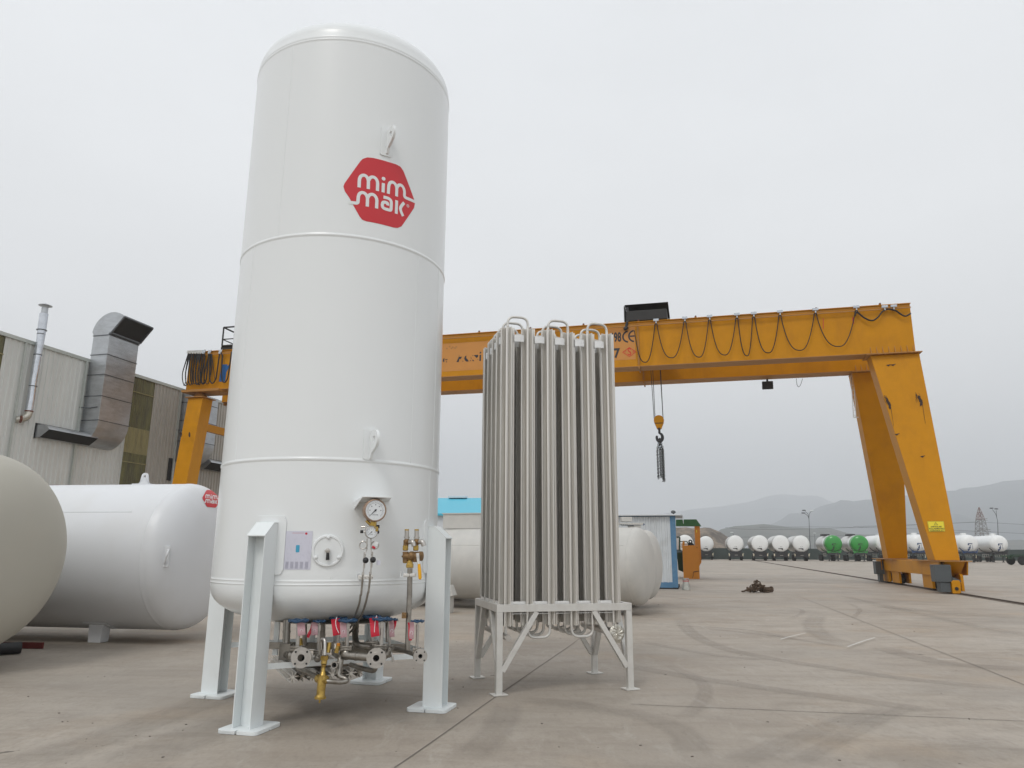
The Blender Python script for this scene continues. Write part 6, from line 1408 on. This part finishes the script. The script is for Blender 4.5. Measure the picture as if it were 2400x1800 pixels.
# tank trailers -----------------------------------------------------------------
def wheel(mb_t, mb_r, c, r=.52, w_=.30):
    mb_t.lathe([(-w_/2, r*.55), (-w_/2, r*.92), (-w_/2+.05, r), (w_/2-.05, r), (w_/2, r*.92), (w_/2, r*.55)], c, V((1, 0, 0)), 20); mb_r.lathe([(-w_/2+.02, .001), (-w_/2+.02, r*.55), (w_/2-.02, r*.55), (w_/2-.02, .001)], c, V((1, 0, 0)), 14)
def trailer(kind, label):
    g_ = {'w': 'white rear-facing tank trailers in the row by the fence', 'g': 'green-ended tank trailers in the row by the fence', 'b': 'white domed gas trailers at the right'}[kind]
    t_ = thing('tank_trailer', label, 'tank trailer', (0, 0, 0), g_, world_mesh=False)
    R, L, zc = (1.38, 10.5, 2.92) if kind != 'b' else (1.36, 11.5, 3.0)
    yv = V((0, 1, 0)); mb = MB()
    if kind == 'w':
        mb.lathe([(0, .001), (.0, .5), (.05, R*.8), (.16, R*.97), (.22, R)], V((0, 0, zc)), yv, 40); hd = obj('end_cap', mb, mTrWhite, t_, angle=60)
        mb = MB(); mb.lathe([(.22, R-.02), (.26, R+.02), (L, R+.02), (L+.3, R*.7), (L+.3, .001)], V((0, 0, zc)), yv, 40); tk = obj('tank', mb, mTrSteel, t_, angle=40)
        mb = MB(); mb.lathe([(-.02, R+.05), (.12, R+.05)], V((0, .2, zc)), yv, 40, False, 0.1, pi-.1); obj('tank_hoop', mb, mChassis, tk)
        mb = MB(); mb.prism([(-.55, -.82), (.32, -.80), (.36, -1.02), (.3, -1.2), (.15, -1.05), (-.1, -.95), (-.5, -.93)], V((-.02, -.03, zc-.12)), V((.85, 0, 0)), ZUP*.85, yv, .1); obj('handle_recess', mb, mHole, hd, smooth=False)
        mb = MB(); mb.box((-.12, -.02, zc-.55), (.08, .03, .08)); mb.box((.12, -.02, zc-.55), (.08, .03, .08)); obj('end_stud', mb, mPole, hd, smooth=False)
    else:
        prof = []; K = .42 if kind == 'g' else .62
        for i in range(11): p_ = pi/2*(1-i/10); prof.append((K*R*(1-max(sin(p_), 0)**.9), R*max(cos(p_), 0)**.8))
        if kind == 'g':
            mb.lathe(prof+[(1.9, R)], V((0, 0, zc)), yv, 40); hd = obj('end_cap', mb, mGreenT, t_, angle=60)
            mb = MB(); mb.lathe([(1.9, R+.01), (3.4, R+.01)], V((0, 0, zc)), yv, 40); obj('tank', mb, mTrWhite, t_, angle=40)
            mb = MB(); mb.lathe([(3.4, R+.012), (L, R+.012), (L+.4, .6), (L+.4, .001)], V((0, 0, zc)), yv, 40); obj('tank', mb, mTrSteel, t_, angle=40, label='bare steel rear half of the tank')
            mb = MB(); mb.box((-.5, 5.2, zc+R+.10), (1.3, 1.6, .34)); obj('spill_box', mb, mChassis, t_, smooth=False)
        else:
            mb.lathe(prof+[(L, R)]+[(L+.7-q[0]*.9, q[1]) for q in prof[::-1]], V((0, 0, zc)), yv, 40); hd = obj('tank', mb, mTrWhite, t_, angle=60)
            mb = MB(); mb.lathe([(-.05, .42), (.26, .42), (.3, .36), (.3, .001)], V((0, 2.6, zc+R)), ZUP, 16); mb.box((0, 4.6, zc+R+.06), (.5, 1.6, .12)); obj('manway', mb, mTrWhite, hd, angle=30)
        mb = MB(); y0 = .02; mb.box((0, y0, zc-.05), (.62, .12, .11)); mb.box((-.25, y0, zc-.2), (.18, .1, .2)); mb.tube([(.0, y0-.02, zc-.3), (-.1, y0, zc-.8), (-.2, y0+.1, zc-1.0), (-.35, .3, zc-1.2)], .06, 6); mb.tube([(.25, y0, zc-.2), (.35, y0+.1, zc-.9)], .03, 6); mb.box((-.1, y0, zc-.65), (.25, .1, .15)); mb.box((-.25, y0+.12, zc-.95), (.28, .1, .15)); obj('hose_coupling', mb, mChassis if kind == 'g' else mBlueCh, hd, smooth=False)
    cm_ = mBlueCh if (kind == 'b' and 'blue' in label) else (mGreenT if kind == 'g' else mChassis)
    # cradle and chassis
    mb = MB()
    if kind != 'w':
        for y in (.5, 1.3, 6.0):
            if y > .5: mb = MB()
            P_ = []
            for k in range(13): th = -pi*.5-1.05+2.1*k/12; P_.append(V((cos(th)*(R+.05), y, zc+sin(th)*(R+.05))))
            mb.tube(P_, .07, 6)
            if y > .5: obj('saddle_strap', mb, cm_, t_, smooth=False)
            else: pass
        mb = MB(); mb.prism([(-1.0, zc-R-.28), (1.0, zc-R-.28), (1.25, zc-R+.55), (.95, zc-R+.12), (-.95, zc-R+.12), (-1.25, zc-R+.55)], V((0, .5, 0)), V((1, 0, 0)), ZUP, yv, .12)
    else:
        mb.prism([(-.95, zc-R-.35), (.95, zc-R-.35), (1.05, zc-R+.3), (.7, zc-R+.02), (-.7, zc-R+.02), (-1.05, zc-R+.3)], V((0, .2, 0)), V((1, 0, 0)), ZUP, yv, .25)
    obj('cradle', mb, cm_, t_, smooth=False)
    mb = MB()
    for x in (-.5, .5): mb.box((x, L/2, zc-R-.22), (.16, L-.4, .28))
    mb.box((0, .25, zc-R-.28), (1.9 if kind != 'w' else 2.2, .2, .25))
    if kind == 'w': mb.box((0, .3, .95), (2.4, .12, .5)); mb.box((0, .5, .75), (2.0, .5, .3))
    obj('chassis', mb, mChassis, t_, smooth=False)
    ys = (2.0, 3.35, 4.7) if kind == 'w' else (6.9, 8.25, 9.6)
    for y in ys:
        for x in (-.98, .98):
            mt, mr_ = MB(), MB(); wheel(mt, mr_, V((x, y, .525))); wo_ = obj('wheel', mt, mTyre, t_); obj('rim', mr_, mRim, wo_)
    if kind == 'w':
        for x in (-1.12, 1.12):
            mb = MB(); mb.box((x, .18, 1.0), (.14, .05, .42)); obj('tail_light', mb, mLight, t_, smooth=False)
            mb = MB(); P_ = [V((x*.93, y_, .75)) for y_ in (.9,)]; mb.prism([(-.2, .35), (.2, .35), (.2, 1.2), (-.2, 1.2)], V((x*.93, 1.2, 0)), V((1, 0, 0)), ZUP, yv, .05); obj('mudguard', mb, mTyre, t_, smooth=False)
        mb = MB(); mb.box((0, .16, .92), (.5, .03, .06)); obj('number_plate', mb, mRim, t_, smooth=False)
        mb = MB(); mb.tube([(1.15, .5, .6), (1.3, .4, 1.3)], .05, 6); mb.tube([(-1.15, .5, .6), (-1.25, .4, 1.25)], .05, 6); obj('side_guard', mb, mRim, t_)
    else:
        for x in (-.7, .7):
            mb = MB(); mb.box((x, 1.7, .75), (.14, .14, 1.3)); mb.box((x, 1.7, .06), (.34, .3, .1)); obj('landing_leg', mb, mChassis, t_, smooth=False)
        for x in (-.95, .95):
            mb = MB(); 
            for z in (.85, 1.25): mb.box((x, 4.2, z), (.06, 3.0, .08))
            for y in (2.8, 3.8, 4.8, 5.6): mb.box((x, y, 1.05), (.05, .07, .5))
            obj('side_guard', mb, mRim, t_, smooth=False)
        mb = MB(); mb.box((.35, .42, zc-R-.5), (.12, .08, .12)); mb.tube([(.6, .45, zc-R-.2), (.8, .45, zc-R-.55), (.75, .5, zc-R-.95)], .05, 6); obj('side_light', mb, mLight, t_, smooth=False)
    return t_
TYAW = -.245
def place(u, Y): p = px(u, 1300, Y); return V((p.x, p.y, 0))
def lower(t_, u, Y): t_.location = place(u, Y); t_.rotation_euler = (0, 0, TYAW); return t_
tw = lower(trailer('w', 'white round-ended tank trailer partly hidden behind the orange machine'), 1607, 128)
for u, Y, lb in ((1656, 138, 'white tank trailer just right of the orange machine post, before the earth mound'), (1725.5, 130, 'white tank trailer standing alone at the right foot of the earth mound'),
                 (1783, 128, 'white tank trailer, left of the three grouped below the tall lamp'), (1832, 127, 'white tank trailer, middle of the three grouped below the tall lamp'),
                 (1880, 128, 'white tank trailer directly below the tall street lamp, nearest the green ones')): dup(tw, place(u, Y), lb)
tg_ = lower(trailer('g', 'green-ended tank trailer, the left of the pair'), 1957, 125)
dup(tg_, place(2019, 124), 'green-ended tank trailer, the right of the pair, nearer the crane leg')
tb1 = lower(trailer('b', 'long white gas trailer with black cradle between the green trailers and the rear crane leg'), 2078, 123)
tb2 = lower(trailer('b', 'white gas trailer with blue cradle framed between the two crane legs'), 2158, 119)
t3 = dup(tb2, place(2277, 119), 'white gas trailer with blue cradle just right of the near crane leg')
dup(tb1, place(2348, 121), 'white gas trailer with black cradle standing last at the right end of the row')
# flat trailer at the right edge
ft = thing('flat_trailer', 'olive flat trailer with one wheel cut off by the right edge of the picture', 'trailer', place(2412, 95), world_mesh=False)
mb = MB(); mb.box((1.0, 2, 1.1), (5.2, 2.2, .22)); mb.box((-1.5, 1.4, 1.0), (.5, .3, .5)); mb.box((.4, 1.2, 1.28), (3.6, .8, .12)); obj('deck', mb, mDkGreen, ft, smooth=False)
for x, y in ((-.45, .8), (-.45, 3.0), (1.3, .8), (1.3, 3.0)):
    mt, mr_ = MB(), MB(); mt.lathe([(-.16, .3), (-.16, .5), (-.1, .56), (.1, .56), (.16, .5), (.16, .3)], V((x, y, .57)), V((0, 1, 0)), 20); mr_.lathe([(-.12, .001), (-.12, .3), (.12, .3), (.12, .001)], V((x, y, .57)), V((0, 1, 0)), 14); wo_ = obj('wheel', mt, mTyre, ft); obj('rim', mr_, mDkGrey, wo_)

# earth mound
def interp(pts, x):
    if x <= pts[0][0]: return pts[0][1]
    for (a, b), (c, d) in zip(pts, pts[1:]):
        if x <= c: return b+(d-b)*(x-a)/(c-a)
    return pts[-1][1]
Ym = 172
prof_ = [(1500, 1238), (1560, 1240), (1590, 1237), (1610, 1235), (1625, 1238), (1645, 1238), (1655, 1236), (1668, 1237), (1676, 1240), (1690, 1247), (1702, 1255), (1716, 1268), (1730, 1279), (1745, 1287), (1765, 1293), (1790, 1297)]
us = [1480+3.2*k for k in range(100)]; mb = MB(); rows = []
for j in range(22):
    f_ = j/21; row = []
    for u in us:
        top = px(u, interp(prof_, u), Ym+12).z + .15; y = Ym-6+24*f_; sh = max(0, 1-abs(f_-.55)/.55); sh = sh**.8; base_p = px(u, 1295, Ym+12)
        z = top*sh; q = V((base_p.x*(y/(Ym+12)), y, z)); nn_ = noise.noise(V((q.x*.18, q.y*.18, 0)))*.9+noise.noise(V((q.x*.6, q.y*.6, 3)))*.45
        z = max(-.4, z+nn_*(.35+.75*(f_ < .5)) if sh > 0 else -.4); row.append(V((q.x, q.y, z)))
    rows.append(row)
mb.loft(rows, False, False); struct(obj('earth_mound', mb, mDirt, angle=80))

# mountains: ridge profiles in photo pixels, real ground behind them
def ridge(name, prof, Y, m, depth, rough_, u0, u1, base=-5, n=150):
    us = [u0+(u1-u0)*k/n for k in range(n+1)]; rows = []; J = 16
    for j in range(J+1):
        f_ = j/J; row = []
        for u in us:
            y = Y - depth*(1-f_); p = px(u, interp(prof, u), Y); H_ = p.z; k_ = y/Y
            s_ = f_**1.15; z = base+(H_-base)*s_; x = p.x*k_
            nn_ = noise.fractal(V((x/rough_, y/rough_, Y*.01)), 1.0, 2.1, 5)*H_*.16*(s_*(1-s_)*3+.10)
            row.append(V((x, y, z+nn_)))
        rows.append(row)
    back = [V((p.x*1.06, p.y+depth*.7, base)) for p in rows[-1]]; rows.append(back)
    mb = MB(); mb.loft(rows, False, False); o = struct(obj(name, mb, m, angle=80)); return o
ridge('far_mountain', [(900, 1262), (1200, 1245), (1450, 1215), (1580, 1200), (1640, 1191), (1700, 1186), (1730, 1180), (1760, 1176), (1785, 1167), (1800, 1162), (1830, 1158), (1860, 1160), (1880, 1163), (1900, 1162), (1920, 1163), (1935, 1172), (1960, 1180), (2000, 1183), (2080, 1186), (2200, 1170), (2400, 1150), (2700, 1140), (3200, 1180)], 6000, mHill2, 2600, 700, 900, 3100)
ridge('middle_mountain', [(1500, 1285), (1700, 1262), (1760, 1248), (1800, 1232), (1830, 1218), (1850, 1204), (1870, 1203), (1885, 1205), (1905, 1196), (1915, 1189), (1940, 1182), (1958, 1178), (1970, 1172), (1990, 1173), (2000, 1175), (2030, 1171), (2050, 1170), (2080, 1168), (2120, 1162), (2160, 1158), (2210, 1152), (2240, 1150), (2255, 1144), (2290, 1141), (2320, 1135), (2350, 1127), (2375, 1125), (2400, 1123), (2500, 1110), (2700, 1130), (3100, 1200)], 3300, mHill2, 1400, 420, 1500, 3000)
ridge('side_hill', [(2050, 1270), (2120, 1245), (2180, 1215), (2215, 1206), (2240, 1204), (2265, 1209), (2290, 1222), (2320, 1228), (2400, 1215), (2500, 1200), (2700, 1190)], 2400, mHill2, 700, 260, 2040, 2750)
ridge('near_hill', [(1600, 1285), (1650, 1268), (1690, 1240), (1720, 1233), (1760, 1230), (1790, 1228), (1815, 1231), (1850, 1236), (1885, 1237), (1905, 1239), (1925, 1237), (1950, 1239), (1965, 1243), (1980, 1248), (2010, 1252), (2060, 1257), (2150, 1268), (2250, 1272), (2350, 1266), (2390, 1265), (2450, 1270), (2700, 1280)], 1250, mHill1, 420, 130, 1580, 2750)

# street lamps, pylon, wires
def street_lamp(u, utop, wtop, Y, label, arms):
    b_ = px(u, 1300, Y); t_ = px(utop, wtop, Y); r_ = thing('street_lamp', label, 'street lamp', (b_.x, Y, -.35)); mb = MB(); mb.tube([V((b_.x, Y, -.35)), V((b_.x+(t_.x-b_.x)*.35, Y, t_.z*.5)), V((t_.x, Y, t_.z))], [.11, .085, .06], 8); obj('pole', mb, mPole, r_)
    for pl_ in arms:
        mb = MB(); P_ = [px(*q, Y) for q in pl_]; mb.tube(P_, .05, 6, smooth=.5); ar = obj('arm', mb, mPole, r_)
        mb = MB(); e_ = P_[-1]; d_ = (P_[-1]-P_[-2]).normalized(); mb.sphere(e_+d_*.35, .34, 8, (1.5, .8, .45)); obj('lamp_head', mb, mPole if pl_[-1][0] < u-3 else mLogoW, ar)
street_lamp(1900, 1896, 1215, 175, 'tall three-armed street lamp rising behind the white trailers', [[(1896, 1215), (1894, 1204), (1887, 1198.5)], [(1896, 1216), (1893, 1208), (1886, 1204)], [(1896, 1214), (1897, 1204), (1900, 1200)]])
street_lamp(2342, 2338, 1220, 178, 'curved street lamp beside the lattice pylon at the right', [[(2338, 1220), (2334, 1205), (2326, 1194)], [(2336, 1212), (2335, 1200), (2335, 1196)]])
street_lamp(1911, 1909.5, 1254, 260, 'small distant street lamp between the white and green trailers', [[(1909.5, 1254), (1909.3, 1252)]])
street_lamp(1718.5, 1718.5, 1252, 240, 'short distant lamp above the trailer at the foot of the earth mound', [[(1718.5, 1252), (1717, 1250)]])
YP = 420; bq = px(2306, 1300, YP); tq = px(2294.5, 1189, YP); py_ = thing('lattice_pylon', 'leaning red and grey lattice power pylon on the skyline at the right', 'pylon', (bq.x, YP, -.35))
mb = MB(); mb2 = MB(); lev = [0, .18, .34, .46, .56, .66, .74, .82, .90, 1.0]; wd = [3.3, 2.9, 2.55, 2.3, 2.1, 1.9, 1.6, 1.2, .75, .1]; pv = None
for i, (f_, w_) in enumerate(zip(lev, wd)):
    c_ = V((bq.x, YP, -.35)).lerp(V((tq.x, YP, tq.z)), f_); q = [c_+V((sx_*w_, sy_*w_, 0)) for sx_, sy_ in ((-1, -1), (1, -1), (1, 1), (-1, 1))]
    tgt = mb if f_ < .75 else mb2
    if pv:
        for k in range(4): tgt.tube([pv[k], q[k]], .16, 4); tgt.tube([pv[k], q[(k+1) % 4]], .09, 4); tgt.tube([pv[(k+1) % 4], q[k]], .09, 4); tgt.tube([q[k], q[(k+1) % 4]], .09, 4)
    pv = q
obj('lower_lattice', mb, mPylW, py_); obj('upper_lattice', mb2, mPylR, py_)
for f_, ww in ((.53, 5.2), (.75, 4.0)):
    c_ = V((bq.x, YP, -.35)).lerp(V((tq.x, YP, tq.z)), f_); mb = MB(); mb.tube([c_+V((-ww*.5, 0, 0)), c_+V((ww, 0, .4))], .16, 4); mb.tube([c_+V((-ww*.5, 0, 0)), c_+V((ww, 0, -.6))], .1, 4); obj('cross_arm', mb, mPylW, py_)
wires = [((1700, 1236), (1880, 1240), (2294, 1223)), ((1780, 1236), (2000, 1236), (2296, 1245)), ((2000, 1234), (2160, 1229), (2297, 1223.5)), ((2294, 1223.5), (2340, 1226), (2430, 1231)), ((2300, 1245), (2350, 1248), (2430, 1252)), ((1700, 1256), (1850, 1258), (2296, 1246))]
for k, w_ in enumerate(wires):
    P_ = [px(*q, YP) for q in w_]; pts = []
    for j in range(17):
        t = j/16; pts.append(P_[0]*(1-t)*(1-t)+(P_[1]*2-P_[0]*.5-P_[2]*.5)*2*t*(1-t)+P_[2]*t*t)
    mb = MB(); mb.tube(pts, .07, 4)
    tag(obj('power_line', mb, mPole), ('lowest long power line from the far left hills to the pylon foot', 'long power line sagging over the green trailers to the lower pylon arm', 'upper power line passing between the two crane legs to the pylon',
        'upper power line leaving the pylon to the right edge', 'lower power line leaving the pylon to the right edge', 'faint low power line just above the trailer roofs')[k], 'power line', 'power lines')
# scattered pale buildings on the plain
random.seed(5)
HL = []
for k in range(9):
    u = random.choice((random.uniform(1730, 1990), random.uniform(2200, 2400))); Y = random.uniform(480, 800); p = px(u, 1291, Y); w_ = random.uniform(6, 16); h_ = random.uniform(2.5, 5)
    mb = MB(); mb.box((0, 0, h_/2), (w_, w_*.6, h_)); mb.prism([(-w_*.32, h_), (w_*.32, h_), (0, h_+1.2)], V((-w_*.52, 0, 0)), V((0, 1, 0)), ZUP, V((1, 0, 0)), w_*1.04)
    hm_ = (mBWall, mPrimer, mDirt)[k % 3]; o = obj('distant_house', mb, hm_, smooth=False); o.location = (p.x, Y, -.35); o.rotation_euler = (0, 0, random.uniform(-.4, .4)); HL.append((u, o, ('white', 'grey', 'earth-brown')[k % 3]))

HL.sort(key=lambda q: q[0]); ORD = ('first', 'second', 'third', 'fourth', 'fifth', 'sixth', 'seventh', 'eighth', 'ninth')
for k, (u, o, c_) in enumerate(HL): tag(o, 'tiny %s house far beyond the fence, %s from the left of nine' % (c_, ORD[k]), 'house', 'low houses far out on the plain')
# ================================================================ HAZE
mh = bpy.data.materials.new('air_haze'); mh.use_nodes = True; n = mh.node_tree.nodes; l = mh.node_tree.links; n.clear()
ho_ = n.new('ShaderNodeOutputMaterial'); pv_ = n.new('ShaderNodeVolumePrincipled'); pv_.inputs['Color'].default_value = (0.955, 0.975, 1.0, 1); pv_.inputs['Density'].default_value = 0.00039; pv_.inputs['Anisotropy'].default_value = 0.1
l.new(pv_.outputs[0], ho_.inputs['Volume'])
mb = MB(); mb.box((0, 3300, 415), (15000, 7600, 840)); hz = obj('haze', mb, mh, smooth=False); hz['kind'] = 'stuff'; hz['label'] = 'pale grey haze filling the air over the yard and the hills'; hz['category'] = 'haze'
